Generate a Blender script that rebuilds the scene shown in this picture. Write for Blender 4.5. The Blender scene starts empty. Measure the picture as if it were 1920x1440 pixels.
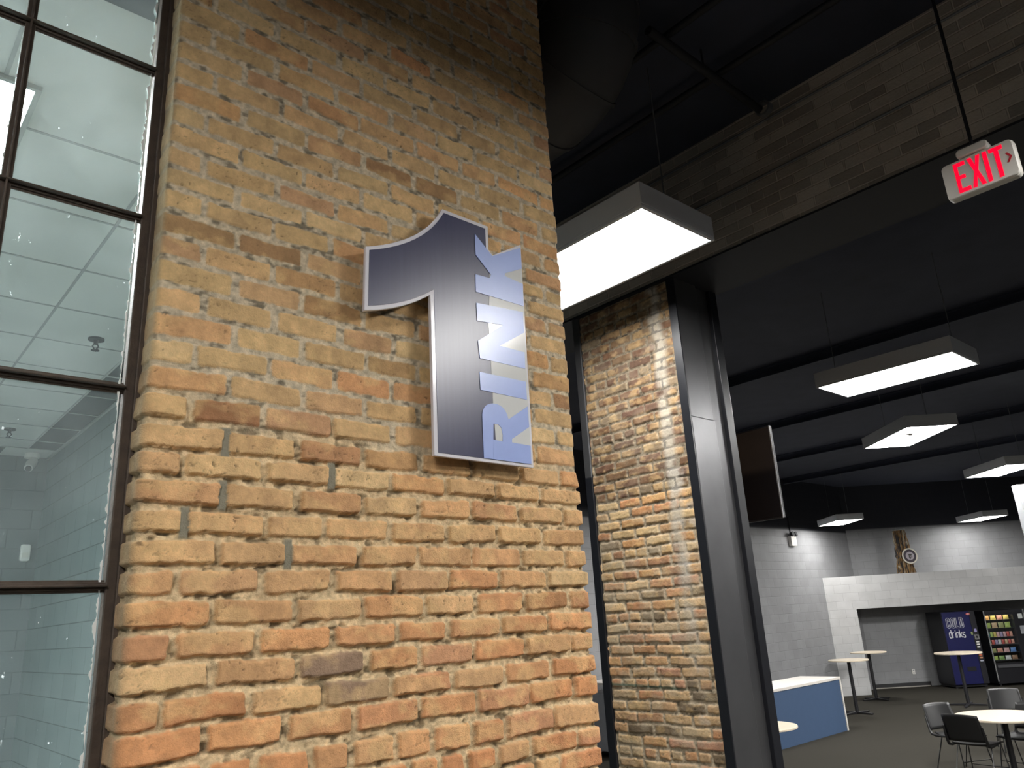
import bpy, bmesh, math, random
import numpy as np
from mathutils import Vector, Matrix
random.seed(7)
SC = bpy.context.scene
COL = SC.collection
PI = math.pi
# ------------------------------------------------------------------ camera
EYE = 2.25                      # lens height over the carpet
FPX, YAW, PITCH, ROLL = 1435.0, .738806, .299018, -.058668
fw = Vector((math.sin(YAW)*math.cos(PITCH), math.cos(YAW)*math.cos(PITCH), math.sin(PITCH)))
ri = Vector((math.cos(YAW), -math.sin(YAW), 0)); up = ri.cross(fw)
r2 = ri*math.cos(ROLL)+up*math.sin(ROLL); u2 = -ri*math.sin(ROLL)+up*math.cos(ROLL)
cam = bpy.data.cameras.new('camera'); cam.sensor_width = 36; cam.lens = 36*FPX/1920
cam.clip_start = .05; cam.clip_end = 200
co = bpy.data.objects.new('camera', cam); COL.objects.link(co)
m = Matrix.Identity(4)
for i, v in enumerate((r2, u2, -fw)):
    for k in range(3): m[k][i] = v[k]
m[2][3] = EYE
co.matrix_world = m
SC.camera = co
def ray(x, y):
    return r2*((x-960)/FPX) - u2*((y-720)/FPX) + fw
def on_y(x, y, Y):              # survey a point of the photograph onto a wall of known position
    r = ray(x, y); t = Y/r.y; return Vector((r.x*t, Y, EYE+r.z*t))
def on_x(x, y, X):
    r = ray(x, y); t = X/r.x; return Vector((X, r.y*t, EYE+r.z*t))
def on_z(x, y, Z):
    r = ray(x, y); t = (Z-EYE)/r.z; return Vector((r.x*t, r.y*t, Z))
# far room frame: its end wall stands across the building's grid
E1 = Vector((.739, -.673, 0)); E2 = Vector((.673, .739, 0)); FROT = -YAW
def far(u, n, z=0): return E1*u+E2*n+Vector((0, 0, z))

# ------------------------------------------------------------------ materials
def new_mat(name):
    mt = bpy.data.materials.new(name); mt.use_nodes = True
    nt = mt.node_tree; b = nt.nodes['Principled BSDF']
    return mt, nt, b
def nd(nt, t, **kw):
    n = nt.nodes.new(t)
    for k, v in kw.items():
        if k in n.inputs: n.inputs[k].default_value = v
        else: setattr(n, k, v)
    return n
def mat(name, col, rough=.5, metal=0, var=.12, scale=14, bump=.0, bscale=60, coat=0, spec=None):
    mt, nt, b = new_mat(name)
    tc = nd(nt, 'ShaderNodeTexCoord')
    nz = nd(nt, 'ShaderNodeTexNoise', Scale=scale, Detail=5.0)
    nt.links.new(tc.outputs['Object'], nz.inputs['Vector'])
    mx = nd(nt, 'ShaderNodeMix', data_type='RGBA')
    c = Vector(col[:3])
    mx.inputs['A'].default_value = (*(c*(1-var)), 1); mx.inputs['B'].default_value = (*[min(1, q) for q in c*(1+var)], 1)
    nt.links.new(nz.outputs['Fac'], mx.inputs['Factor'])
    nt.links.new(mx.outputs['Result'], b.inputs['Base Color'])
    b.inputs['Roughness'].default_value = rough; b.inputs['Metallic'].default_value = metal
    if coat: b.inputs['Coat Weight'].default_value = coat
    if spec is not None: b.inputs['Specular IOR Level'].default_value = spec
    if bump:
        n2 = nd(nt, 'ShaderNodeTexNoise', Scale=bscale, Detail=6.0)
        nt.links.new(tc.outputs['Object'], n2.inputs['Vector'])
        bp = nd(nt, 'ShaderNodeBump', Strength=bump, Distance=.01)
        nt.links.new(n2.outputs['Fac'], bp.inputs['Height']); nt.links.new(bp.outputs['Normal'], b.inputs['Normal'])
    return mt
def emit(name, col, s):
    mt, nt, b = new_mat(name)
    b.inputs['Base Color'].default_value = (.8, .8, .8, 1)
    b.inputs['Emission Color'].default_value = (*col, 1); b.inputs['Emission Strength'].default_value = s
    return mt
def block_mat(name, col, top=None, axis='x', split=99, bw=.406, bh=.203, deep=.35, var=.05, rough=.55, dark=.8):
    """painted concrete block; above height split the paint is `top`"""
    mt, nt, b = new_mat(name)
    tc = nd(nt, 'ShaderNodeTexCoord')
    sp = nd(nt, 'ShaderNodeSeparateXYZ'); nt.links.new(tc.outputs['Object'], sp.inputs[0])
    cb = nd(nt, 'ShaderNodeCombineXYZ')
    nt.links.new(sp.outputs['X' if axis == 'x' else 'Y'], cb.inputs['X']); nt.links.new(sp.outputs['Z'], cb.inputs['Y'])
    br = nd(nt, 'ShaderNodeTexBrick'); br.offset = .5
    br.inputs['Scale'].default_value = 1; br.inputs['Brick Width'].default_value = bw; br.inputs['Row Height'].default_value = bh
    br.inputs['Mortar Size'].default_value = .006; br.inputs['Mortar Smooth'].default_value = .6; br.inputs['Bias'].default_value = 0
    c = Vector(col)
    br.inputs['Color1'].default_value = (*(c*(1-var)), 1); br.inputs['Color2'].default_value = (*(c*(1+var)), 1)
    br.inputs['Mortar'].default_value = (*(c*dark), 1)
    nt.links.new(cb.outputs[0], br.inputs['Vector'])
    nz = nd(nt, 'ShaderNodeTexNoise', Scale=3.0, Detail=6.0); nt.links.new(tc.outputs['Object'], nz.inputs['Vector'])
    mp = nd(nt, 'ShaderNodeMapRange'); mp.inputs['To Min'].default_value = .82; mp.inputs['To Max'].default_value = 1.18
    nt.links.new(nz.outputs['Fac'], mp.inputs['Value'])
    ml = nd(nt, 'ShaderNodeMix', data_type='RGBA', blend_type='MULTIPLY'); ml.inputs['Factor'].default_value = 1
    nt.links.new(br.outputs['Color'], ml.inputs['A']); nt.links.new(mp.outputs[0], ml.inputs['B'])
    out = ml.outputs['Result']
    if top is not None:
        gt = nd(nt, 'ShaderNodeMapRange'); gt.inputs['From Min'].default_value = split-.02; gt.inputs['From Max'].default_value = split+.02
        nt.links.new(sp.outputs['Z'], gt.inputs['Value'])
        m2 = nd(nt, 'ShaderNodeMix', data_type='RGBA'); nt.links.new(gt.outputs[0], m2.inputs['Factor'])
        nt.links.new(out, m2.inputs['A']); m2.inputs['B'].default_value = (*top, 1); out = m2.outputs['Result']
    nt.links.new(out, b.inputs['Base Color'])
    b.inputs['Roughness'].default_value = rough
    n2 = nd(nt, 'ShaderNodeTexNoise', Scale=70.0, Detail=4.0); nt.links.new(tc.outputs['Object'], n2.inputs['Vector'])
    ad = nd(nt, 'ShaderNodeMath', operation='MULTIPLY_ADD'); ad.inputs[1].default_value = -1.0
    nt.links.new(br.outputs['Fac'], ad.inputs[0])
    sc = nd(nt, 'ShaderNodeMath', operation='MULTIPLY'); sc.inputs[1].default_value = .35
    nt.links.new(n2.outputs['Fac'], sc.inputs[0]); nt.links.new(sc.outputs[0], ad.inputs[2])
    bp = nd(nt, 'ShaderNodeBump', Strength=deep, Distance=.012)
    nt.links.new(ad.outputs[0], bp.inputs['Height']); nt.links.new(bp.outputs['Normal'], b.inputs['Normal'])
    return mt
def brick_vc_mat(name):
    """old brick: colour comes from each brick's own tint, grain and pores from noise"""
    mt, nt, b = new_mat(name)
    at = nd(nt, 'ShaderNodeAttribute', attribute_name='tint')
    tc = nd(nt, 'ShaderNodeTexCoord')
    nz = nd(nt, 'ShaderNodeTexNoise', Scale=90.0, Detail=6.0, Roughness=.7); nt.links.new(tc.outputs['Object'], nz.inputs['Vector'])
    mp = nd(nt, 'ShaderNodeMapRange'); mp.inputs['To Min'].default_value = .72; mp.inputs['To Max'].default_value = 1.28
    nt.links.new(nz.outputs['Fac'], mp.inputs['Value'])
    ml = nd(nt, 'ShaderNodeMix', data_type='RGBA', blend_type='MULTIPLY'); ml.inputs['Factor'].default_value = 1
    nt.links.new(at.outputs['Color'], ml.inputs['A']); nt.links.new(mp.outputs[0], ml.inputs['B'])
    nt.links.new(ml.outputs['Result'], b.inputs['Base Color'])
    b.inputs['Roughness'].default_value = .85; b.inputs['Specular IOR Level'].default_value = .25
    n2 = nd(nt, 'ShaderNodeTexNoise', Scale=260.0, Detail=5.0, Roughness=.65); nt.links.new(tc.outputs['Object'], n2.inputs['Vector'])
    n3 = nd(nt, 'ShaderNodeTexNoise', Scale=75.0, Detail=3.0); nt.links.new(tc.outputs['Object'], n3.inputs['Vector'])
    ad = nd(nt, 'ShaderNodeMath', operation='ADD'); nt.links.new(n2.outputs['Fac'], ad.inputs[0]); nt.links.new(n3.outputs['Fac'], ad.inputs[1])
    bp = nd(nt, 'ShaderNodeBump', Strength=.8, Distance=.0035)
    nt.links.new(ad.outputs[0], bp.inputs['Height']); nt.links.new(bp.outputs['Normal'], b.inputs['Normal'])
    return mt

M = {}
M['brick'] = brick_vc_mat('old_brick')
M['black_paint'] = mat('black_ceiling_paint', (.036, .042, .066), .8, var=.3, scale=3)
M['duct'] = mat('dark_duct_paint', (.045, .047, .052), .6, var=.2, scale=4)
M['pipe'] = mat('dark_pipe_paint', (.014, .015, .02), .6)
M['galv'] = mat('dull_grey_metal', (.2, .21, .22), .5, .4)
M['black_steel'] = mat('black_painted_steel', (.012, .013, .017), .33, var=.25, scale=6, bump=.04, bscale=9)
M['sheet'] = mat('worn_dark_sheet_steel', (.15, .15, .155), .36, .7, var=.2, scale=5, bump=.08, bscale=7)
M['rusty'] = mat('rusty_brown_steel', (.062, .043, .03), .62, .25, var=.55, scale=34, bump=.25, bscale=120)
M['white_paint'] = mat('white_painted_metal', (.62, .64, .67), .45, var=.03)
M['diff_office'] = emit('lit_office_panel', (.93, 1, 1), 46)
M['white_plastic'] = mat('white_plastic', (.78, .76, .72), .35, var=.03)
M['lit_white'] = mat('ivory_plastic', (.74, .71, .65), .4, var=.02)
M['red_lit'] = emit('lit_red_lettering', (1, .0, .02), .6); M['red_lit'].node_tree.nodes['Principled BSDF'].inputs['Base Color'].default_value = (.6, .0, .03, 1)
M['red_dim'] = mat('dull_red_arrow', (.62, .03, .05), .4)
M['carpet'] = mat('charcoal_carpet', (.042, .039, .0315), .95, var=.25, scale=220, bump=.5, bscale=400, spec=.1)
M['laminate'] = mat('pale_maple_laminate', (.72, .62, .48), .35, var=.07, scale=7)
M['white_top'] = mat('off_white_laminate', (.74, .70, .65), .35, var=.04, scale=5)
M['blue_panel'] = mat('slate_blue_laminate', (.052, .092, .172), .5, var=.05)
M['black_metal'] = mat('black_powder_coat', (.012, .012, .014), .4)
M['chair_shell'] = mat('black_moulded_plastic', (.013, .013, .0135), .42, var=.1, bump=.05, bscale=300)
M['chair_metal'] = mat('dark_chrome_rod', (.12, .12, .12), .3, .8)
M['chrome'] = mat('bright_metal', (.6, .6, .6), .25, .9)
M['screen'] = mat('switched_off_screen', (.006, .006, .008), .12, coat=.5)
M['bezel'] = mat('silver_bezel', (.4, .41, .42), .3, .7)
M['vend_side'] = mat('black_cabinet_paint', (.009, .009, .012), .4)
M['vend_blue'] = mat('deep_blue_front', (.011, .0125, .075), .3, var=.25, scale=5, coat=.2)
M['vend_dark'] = mat('dark_control_strip', (.018, .018, .022), .35)
M['text_white'] = mat('silver_lettering', (.72, .72, .74), .4)
M['glass_dark'] = mat('dark_machine_inside', (.01, .01, .012), .5)
M['led'] = emit('machine_light_strip', (1, .93, .8), 7)
M['grey_metal'] = mat('grey_enamel', (.28, .29, .31), .45)
M['alu'] = mat('aluminium_trim', (.7, .7, .7), .3, .8)
M['base_dark'] = mat('dark_rubber_base', (.02, .02, .022), .6)
M['pale_strip'] = mat('pale_floor_trim', (.4, .37, .33), .6)
M['tile'] = None

# ------------------------------------------------------------------ mesh building
class MB:
    def __init__(s): s.v = []; s.f = []; s.smooth = []
    def add(s, vs, fs, sm=False):
        o = len(s.v); s.v += [tuple(v) for v in vs]; s.f += [tuple(i+o for i in f) for f in fs]; s.smooth += [sm]*len(fs); return s
    def box(s, x0, x1, y0, y1, z0, z1, M4=None):
        vs = [Vector((x, y, z)) for z in (z0, z1) for y in (y0, y1) for x in (x0, x1)]
        if M4: vs = [M4 @ v for v in vs]
        return s.add(vs, [(0, 2, 3, 1), (4, 5, 7, 6), (0, 1, 5, 4), (2, 6, 7, 3), (0, 4, 6, 2), (1, 3, 7, 5)])
    def rbox(s, x0, x1, y0, y1, z0, z1, r, seg=4, axis='y'):
        """box with four corners rounded, swept along axis"""
        if axis == 'y': a0, a1, b0, b1, c0, c1 = x0, x1, z0, z1, y0, y1
        elif axis == 'z': a0, a1, b0, b1, c0, c1 = x0, x1, y0, y1, z0, z1
        else: a0, a1, b0, b1, c0, c1 = y0, y1, z0, z1, x0, x1
        pts = []
        for (cx, cy, st) in ((a1-r, b1-r, 0), (a0+r, b1-r, 1), (a0+r, b0+r, 2), (a1-r, b0+r, 3)):
            for k in range(seg+1):
                t = (st+k/seg)*PI/2; pts.append((cx+r*math.cos(t), cy+r*math.sin(t)))
        def P(a, b, c): return (a, c, b) if axis == 'y' else ((a, b, c) if axis == 'z' else (c, a, b))
        e = min(r*.25, abs(c1-c0)*.25)
        rings = []
        ca, cb = (a0+a1)/2, (b0+b1)/2
        for c, sh in ((c0, e), (c0+e, 0), (c1-e, 0), (c1, e)):
            fa = 1-2*sh/(a1-a0); fb = 1-2*sh/(b1-b0)
            rings.append([P(ca+(a-ca)*fa, cb+(b-cb)*fb, c) for a, b in pts])
        return s.loft(rings, True)
    def loft(s, rings, caps=True, closed=True, sm=False):
        n = len(rings[0]); vs = [p for r in rings for p in r]; fs = []
        for i in range(len(rings)-1):
            for k in range(n if closed else n-1):
                a = i*n+k; b = i*n+(k+1) % n; fs.append((a, b, b+n, a+n))
        o = len(fs)
        s.add(vs, fs, sm)
        if caps:
            base = len(s.v)-len(vs)
            s.f += [tuple(base+k for k in reversed(range(n))), tuple(base+(len(rings)-1)*n+k for k in range(n))]; s.smooth += [False, False]
        return s
    def cyl(s, p0, p1, r0, r1=None, n=16, caps=True):
        p0 = Vector(p0); p1 = Vector(p1); d = (p1-p0).normalized(); r1 = r0 if r1 is None else r1
        a = d.orthogonal().normalized(); b = d.cross(a)
        ring = lambda p, r: [p+a*(r*math.cos(2*PI*k/n))+b*(r*math.sin(2*PI*k/n)) for k in range(n)]
        return s.loft([ring(p0, r0), ring(p1, r1)], caps, sm=True)
    def tube(s, pts, r, n=8, caps=True):
        pts = [Vector(p) for p in pts]; rings = []; a = None
        for i, p in enumerate(pts):
            d = (pts[min(i+1, len(pts)-1)]-pts[max(i-1, 0)]).normalized()
            if a is None: a = d.orthogonal().normalized()
            a = (a-d*a.dot(d)).normalized(); b = d.cross(a)
            rr = r[i] if isinstance(r, (list, tuple)) else r
            rings.append([p+a*(rr*math.cos(2*PI*k/n))+b*(rr*math.sin(2*PI*k/n)) for k in range(n)])
        return s.loft(rings, caps, sm=True)
    def lathe(s, prof, n=32, c=(0, 0, 0)):
        rings = [[(c[0]+r*math.cos(2*PI*k/n), c[1]+r*math.sin(2*PI*k/n), c[2]+z) for k in range(n)] for r, z in prof]
        return s.loft(rings, True, sm=False)
    def prism(s, poly, d, holes=None):
        """poly: list of 3D points (planar), extruded by vector d"""
        n = len(poly); p = [Vector(q) for q in poly]; d = Vector(d)
        vs = p+[q+d for q in p]
        fs = [tuple(range(n)), tuple(reversed(range(n, 2*n)))]+[(k, k+n, (k+1) % n+n, (k+1) % n) for k in range(n)]
        return s.add(vs, fs)
    def build(s, name, mt, parent=None, loc=None, rz=None):
        me = bpy.data.meshes.new(name); me.from_pydata(s.v, [], s.f); me.update()
        me.polygons.foreach_set('use_smooth', s.smooth)
        bm = bmesh.new(); bm.from_mesh(me); bmesh.ops.recalc_face_normals(bm, faces=bm.faces); bm.to_mesh(me); bm.free()
        if any(s.smooth):
            try: me.set_sharp_from_angle(angle=.7)
            except Exception: pass
        me.materials.append(mt)
        o = bpy.data.objects.new(name, me); COL.objects.link(o)
        if parent: o.parent = parent
        if loc is not None: o.location = loc
        if rz is not None: o.rotation_euler = (0, 0, rz)
        return o
def tag(o, label=None, cat=None, group=None, kind=None):
    if label: o['label'] = label
    if cat: o['category'] = cat
    if group: o['group'] = group
    if kind: o['kind'] = kind
    return o
def thing(name, label, cat, loc=(0, 0, 0), rz=0, group=None):
    o = bpy.data.objects.new(name, None); o.empty_display_size = .1; COL.objects.link(o)
    o.location = loc; o.rotation_euler = (0, 0, rz)
    return tag(o, label, cat, group)
def struct(o, label=None): return tag(o, label, None, None, 'structure')
def bevel(o, w=.003, seg=2):
    md = o.modifiers.new('bevel', 'BEVEL'); md.width = w; md.segments = seg; md.limit_method = 'ANGLE'; return o
def solid(o, t, off=0):
    md = o.modifiers.new('thickness', 'SOLIDIFY'); md.thickness = t; md.offset = off; return o
def copy_tree(root, loc, rz, label, group=None):
    r = root.copy(); COL.objects.link(r); r.location = loc; r.rotation_euler = (0, 0, rz); r['label'] = label
    if group: r['group'] = group
    for ch in list(root.children):
        c = ch.copy(); COL.objects.link(c); c.parent = r
        for g in list(ch.children):
            d = g.copy(); COL.objects.link(d); d.parent = c
    return r

# ------------------------------------------------------------------ numpy noise
def vnoise(x, y, seed=0):
    xi = np.floor(x).astype(np.int64); yi = np.floor(y).astype(np.int64); fx = x-xi; fy = y-yi
    fx = fx*fx*(3-2*fx); fy = fy*fy*(3-2*fy)
    def h(a, b):
        n = (a*374761393+b*668265263+seed*974634599) & 0xffffffff
        n = ((n ^ (n >> 13))*1274126177) & 0xffffffff
        n = n ^ (n >> 16); return (n & 0xffff)/65535.0
    return (h(xi, yi)*(1-fx)+h(xi+1, yi)*fx)*(1-fy)+(h(xi, yi+1)*(1-fx)+h(xi+1, yi+1)*fx)*fy
def fbm(x, y, seed=0, o=4):
    s = 0; a = .5; t = 0
    for k in range(o): s = s+a*vnoise(x*2**k, y*2**k, seed+k*17); t += a; a *= .55
    return s/t
def sstep(a, b, x):
    t = np.clip((x-a)/(b-a), 0, 1); return t*t*(3-2*t)

def brick_sheet(name, width, z0, z1, res, rows, path, colour, jw, flush, seed, parent=None, extra=None, rag=.004):
    """real relief brickwork. rows: list of (z centre, joint list along s). path(s)->(x,y,nx,ny)"""
    s0, s1 = width
    ns = int((s1-s0)/res)+1; nz = int((z1-z0)/res)+1
    S, Z = np.meshgrid(np.linspace(s0, s1, ns), np.linspace(z0, z1, nz))
    zc = np.array([r[0] for r in rows])
    wob = (fbm(S*5, Z*5, seed+1, 3)-.5)*.012
    Zw = Z+wob
    ri_ = np.searchsorted((zc[1:]+zc[:-1])/2, Zw)
    pitch = np.gradient(zc)
    V = Zw-zc[ri_]
    jag = (fbm(S*40, Z*40, seed+5, 4)-.5)*rag*2.4+(fbm(S*14, Z*14, seed+9, 3)-.5)*rag*1.6
    dist = np.zeros_like(S); tint = np.zeros(S.shape+(3,)); bh = np.zeros_like(S); isb = np.zeros_like(S); grey = np.zeros_like(S)
    rng = np.random.RandomState(seed)
    for r, (z, J) in enumerate(rows):
        mk = ri_ == r
        if not mk.any(): continue
        js = np.array([j for j in J]); idx = np.searchsorted(js, S[mk])
        nb = len(js)+1
        xl = np.concatenate([[-9], js])[idx]; xr = np.concatenate([js, [9]])[idx]
        hw = jw*(.35+.35*rng.rand(len(js)+2))
        hl = np.concatenate([[0], hw[:len(js)]])[idx]; hr = np.concatenate([hw[:len(js)], [0]])[idx]
        half = pitch[r]/2-jw*(.42+.16*rng.rand(nb))[idx]
        tilt = ((rng.rand(nb)-.5)*.05)[idx]
        v = V[mk]+tilt*(S[mk]-(np.clip(xl, s0, s1)+np.clip(xr, s0, s1))/2)
        dx = np.minimum(S[mk]-xl-hl, xr-hr-S[mk]); dz = half-np.abs(v)
        rr = .009
        qx = np.maximum(rr-dx, 0); qz = np.maximum(rr-dz, 0)
        d = np.where((dx < rr) & (dz < rr), rr-np.sqrt(qx*qx+qz*qz), np.minimum(dx, dz))
        dist[mk] = d
        proud = ((rng.rand(nb)-.5)*.006)[idx]; lean = ((rng.rand(nb)-.5)*.04)[idx]
        bh[mk] = proud+lean*v
        cb = np.array([colour(z, r, k, rng) for k in range(nb)]); tint[mk] = cb[idx]
    dist = dist+jag
    isb = sstep(-.0005, .0035, dist)
    prof = sstep(0, .0055, dist)
    fl = flush(Z, S)
    depth = .0145*(1-fl)+.003*fl
    pores = sstep(.80, .86, fbm(S*120, Z*120, seed+21, 2))*sstep(.45, .7, fbm(S*9, Z*9, seed+23, 2))
    cracks = .8*sstep(.010, .0, np.abs(fbm(S*12, Z*26, seed+31, 4)-.5))*sstep(.55, .7, fbm(S*6, Z*6, seed+33, 2))
    surf = (fbm(S*26, Z*26, seed+41, 4)-.5)*.0045
    mort = (fbm(S*75, Z*75, seed+51, 3)-.5)*(.0105*(1-fl)+.002*fl)+(fbm(S*18, Z*18, seed+53, 2)-.5)*.005
    H = prof*(depth+bh+surf-pores*.004-cracks*.004)+(1-isb)*mort-.004
    # colour
    patch = fbm(S*13, Z*20, seed+61, 4); patch2 = fbm(S*30, Z*24, seed+63, 4)
    buff = np.array([.74, .50, .235]); warm = sstep(.48, .68, patch)[..., None]
    tint = tint*(1-.42*warm)+buff*(.42*warm)
    tint = tint*(.70+.60*patch2)[..., None]
    tint = tint*(1-.6*pores-.5*cracks)[..., None]
    mcol = np.array([.66, .50, .295])*(1-fl)[..., None]+np.array([.60, .50, .35])*fl[..., None]
    mcol = mcol*(.45+.95*fbm(S*85, Z*85, seed+71, 3))[..., None]
    gap = sstep(.56, .72, fbm(S*30, Z*55, seed+73, 3))*(1-isb)
    C = tint*isb[..., None]+mcol*(1-isb)[..., None]*(1-.6*gap)[..., None]
    H = H-gap*.006*(1-fl)
    if extra is not None: C, H = extra(S, Z, C, H, dist)
    px, py, nx, ny = path(S)
    P = np.stack([px+nx*H, py+ny*H, Z], -1).reshape(-1, 3).astype(np.float32)
    I = np.arange(ns*nz).reshape(nz, ns)
    F = np.stack([I[:-1, :-1], I[:-1, 1:], I[1:, 1:], I[1:, :-1]], -1).reshape(-1, 4)
    me = bpy.data.meshes.new(name)
    me.vertices.add(len(P)); me.vertices.foreach_set('co', P.ravel())
    me.loops.add(F.size); me.loops.foreach_set('vertex_index', F.ravel().astype(np.int32))
    me.polygons.add(len(F)); me.polygons.foreach_set('loop_start', np.arange(0, F.size, 4, dtype=np.int32))
    me.polygons.foreach_set('use_smooth', np.ones(len(F), bool))
    me.update(calc_edges=True)
    at = me.attributes.new('tint', 'FLOAT_COLOR', 'POINT')
    C4 = np.concatenate([np.clip(C, 0, 1), np.ones(C.shape[:2]+(1,))], -1).reshape(-1).astype(np.float32)
    at.data.foreach_set('color', C4)
    me.materials.append(M['brick'])
    o = bpy.data.objects.new(name, me); COL.objects.link(o)
    if parent: o.parent = parent
    return o

# ------------------------------------------------------------------ the big brick pier (joints surveyed from the photograph)
PX0, PX1, PY = .522, 1.974, 1.85
OA = [.708, .907, 1.102, 1.296, 1.486, 1.681, 1.877]; OB = [.618, .814, 1.011, 1.202, 1.387, 1.582, 1.78]
ROWS = [(-.43, [.70, .80, .91, 1.02, 1.14, 1.25, 1.36, 1.48, 1.59, 1.69, 1.792]), (-.365, [.62, .72, .81, .92, 1.03, 1.13, 1.24, 1.34, 1.429, 1.541, 1.674, 1.872]),
 (-.297, [.706, .82, .96, 1.068, 1.201, 1.317, 1.454, 1.576, 1.775]), (-.216, [.701, .891, 1.078, 1.277, 1.475, 1.679, 1.87]),
 (-.150, [.604, .801, .99, 1.188, 1.391, 1.586, 1.777]), (-.078, [.71, .919, 1.115, 1.28, 1.472, 1.673, 1.874]),
 (-.013, [.618, .814, 1.014, 1.208, 1.38, 1.578, 1.776]), (.056, [.702, .91, 1.103, 1.3, 1.485, 1.681, 1.879]),
 (.124, [.618, .819, 1.013, 1.201, 1.387, 1.582, 1.785]), (.191, [.708, .885, 1.09, 1.28, 1.477, 1.679, 1.877]),
 (.260, [.625, .823, .986, 1.188, 1.385, 1.581, 1.776]), (.329, [.711, .906, 1.1, 1.287, 1.481, 1.678, 1.879]),
 (.398, [.613, .813, 1.005, 1.193, 1.389, 1.583, 1.78]), (.461, [.712, .905, 1.102, 1.298, 1.491, 1.694, 1.878]),
 (.537, [.622, .807, 1.005, 1.204, 1.387, 1.582, 1.78]), (.606, [.714, .919, 1.108, 1.296, 1.486, 1.681, 1.882]),
 (.675, [.625, .819, 1.013, 1.2, 1.387, 1.582, 1.78]), (.744, [.722, .913, 1.114, 1.296, 1.486, 1.681, 1.877]),
 (.813, [.638, .829, 1.028, 1.21, 1.387, 1.582, 1.78]), (.884, [.717, .906, 1.104, 1.296, 1.486, 1.681, 1.877]),
 (.953, [.629, .818, 1.018, 1.202, 1.387, 1.582, 1.78]), (1.019, [.715, .91, 1.102, 1.296, 1.486, 1.681, 1.877]),
 (1.088, [.623, .816, .995, 1.202, 1.387, 1.582, 1.78]), (1.153, [.709, .907, 1.104, 1.296, 1.486, 1.681, 1.877]),
 (1.214, [.614, .823, 1.01, 1.2, 1.387, 1.582, 1.78]), (1.284, [.712, .903, 1.099, 1.296, 1.486, 1.681, 1.877]),
 (1.348, [.613, .812, 1.008, 1.202, 1.387, 1.582, 1.78]), (1.418, [.715, .909, 1.107, 1.296, 1.486, 1.681, 1.877])]
_r = random.Random(3)
z = -.43
low = []
for k in range(8):
    z -= .0685; low.insert(0, (z, [j+_r.uniform(-.012, .012) for j in (OB if k % 2 else OA)]))
z = 1.418; hi = []
for k in range(24):
    z += .0685; hi.append((z, [j+_r.uniform(-.014, .014) for j in (OB if k % 2 == 0 else OA)]))
ROWS = low+ROWS+hi
GREYJ = [(.260, .625), (.329, .711), (.461, .712), (.191, .885), (.398, 1.005)]
rows_abs = [(zz+EYE, [j-PX0 for j in J]) for zz, J in ROWS]
SPECIAL = {}
PAL_RED = [(.60, .29, .135), (.62, .31, .14), (.64, .34, .15), (.56, .275, .14), (.52, .275, .155), (.66, .37, .165), (.50, .27, .15)]
PAL_BUFF = [(.62, .40, .20), (.66, .45, .225), (.62, .385, .19), (.68, .48, .25), (.58, .35, .18), (.64, .42, .205), (.60, .33, .16)]
ZK = [-.5, -.12, .15, .42, .75, 3]
CK = np.array([(.62, .275, .120), (.625, .290, .128), (.645, .365, .172), (.635, .395, .190), (.60, .415, .200), (.55, .37, .19)])
DARK = [(-.078, 3), (-.150, 3)]                # the two burnt bricks
def pier_colour(z, r, k, rng):
    z -= EYE
    c = np.array([np.interp(z, ZK, CK[:, i]) for i in range(3)])
    q = rng.rand(); a = .85*rng.rand()
    c = c*(1-a)+a*np.array(PAL_RED[rng.randint(7)] if q < .45 else PAL_BUFF[rng.randint(7)])
    c = c*(.9+.2*rng.rand())
    if rng.rand() < .035: c = c*np.array([.66, .6, .58])
    for zz, kk in DARK:
        if abs(zz-z) < .01 and k == (2 if zz > -.1 else 3): c = np.array([.31, .205, .135])
    return c
def pier_path(S):
    r = .014; W = PX1-PX0
    x = PX0+S; y = np.full_like(S, PY); nx = np.zeros_like(S); ny = -np.ones_like(S)
    a = np.clip((r-S)/r, 0, PI/2); mk = S < r
    x = np.where(mk, PX0+r-r*np.sin(a), x); y = np.where(mk, PY+r-r*np.cos(a), y)
    nx = np.where(mk, -np.sin(a), nx); ny = np.where(mk, -np.cos(a), ny)
    y = np.where(S < r-r*PI/2, PY+r+(r-r*PI/2-S), y)
    S2 = W-S; a = np.clip((r-S2)/r, 0, PI/2); mk = S2 < r
    x = np.where(mk, PX1-r+r*np.sin(a), x); y = np.where(mk, PY+r-r*np.cos(a), y)
    nx = np.where(mk, np.sin(a), nx); ny = np.where(mk, -np.cos(a), ny)
    y = np.where(S2 < r-r*PI/2, PY+r+(r-r*PI/2-S2), y)
    return x, y, nx, ny
def pier_extra(S, Z, C, H, dist):
    mor = dist < .001
    for zz, j in GREYJ:
        w = sstep(.014, .009, np.abs(S-(j-PX0)))*sstep(.042, .034, np.abs(Z-EYE-zz))*(dist < .004)
        C = C*(1-w)[..., None]+np.array([.245, .225, .165])*w[..., None]
        H = H*(1-w)+.004*w
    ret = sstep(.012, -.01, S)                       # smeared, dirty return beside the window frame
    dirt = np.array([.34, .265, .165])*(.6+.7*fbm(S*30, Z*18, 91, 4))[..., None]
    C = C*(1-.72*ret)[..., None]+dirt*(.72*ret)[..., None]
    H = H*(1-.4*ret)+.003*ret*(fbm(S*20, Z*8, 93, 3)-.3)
    return C, H
pier = brick_sheet('wall_front', (-.075, PX1-PX0+.1), EYE-.95, EYE+2.98, .0036, rows_abs, pier_path, pier_colour,
                   .014, lambda Z, S: sstep(EYE+.42, EYE+.62, Z+(fbm(S*4, Z*4, 77, 2)-.5)*.25), 11, extra=pier_extra)
struct(pier, 'tall pier of worn orange and buff brick carrying the number sign')
core = MB(); core.box(PX0+.15, PX1-.02, PY+.02, PY+.5, 0, EYE+3.07)
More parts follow.
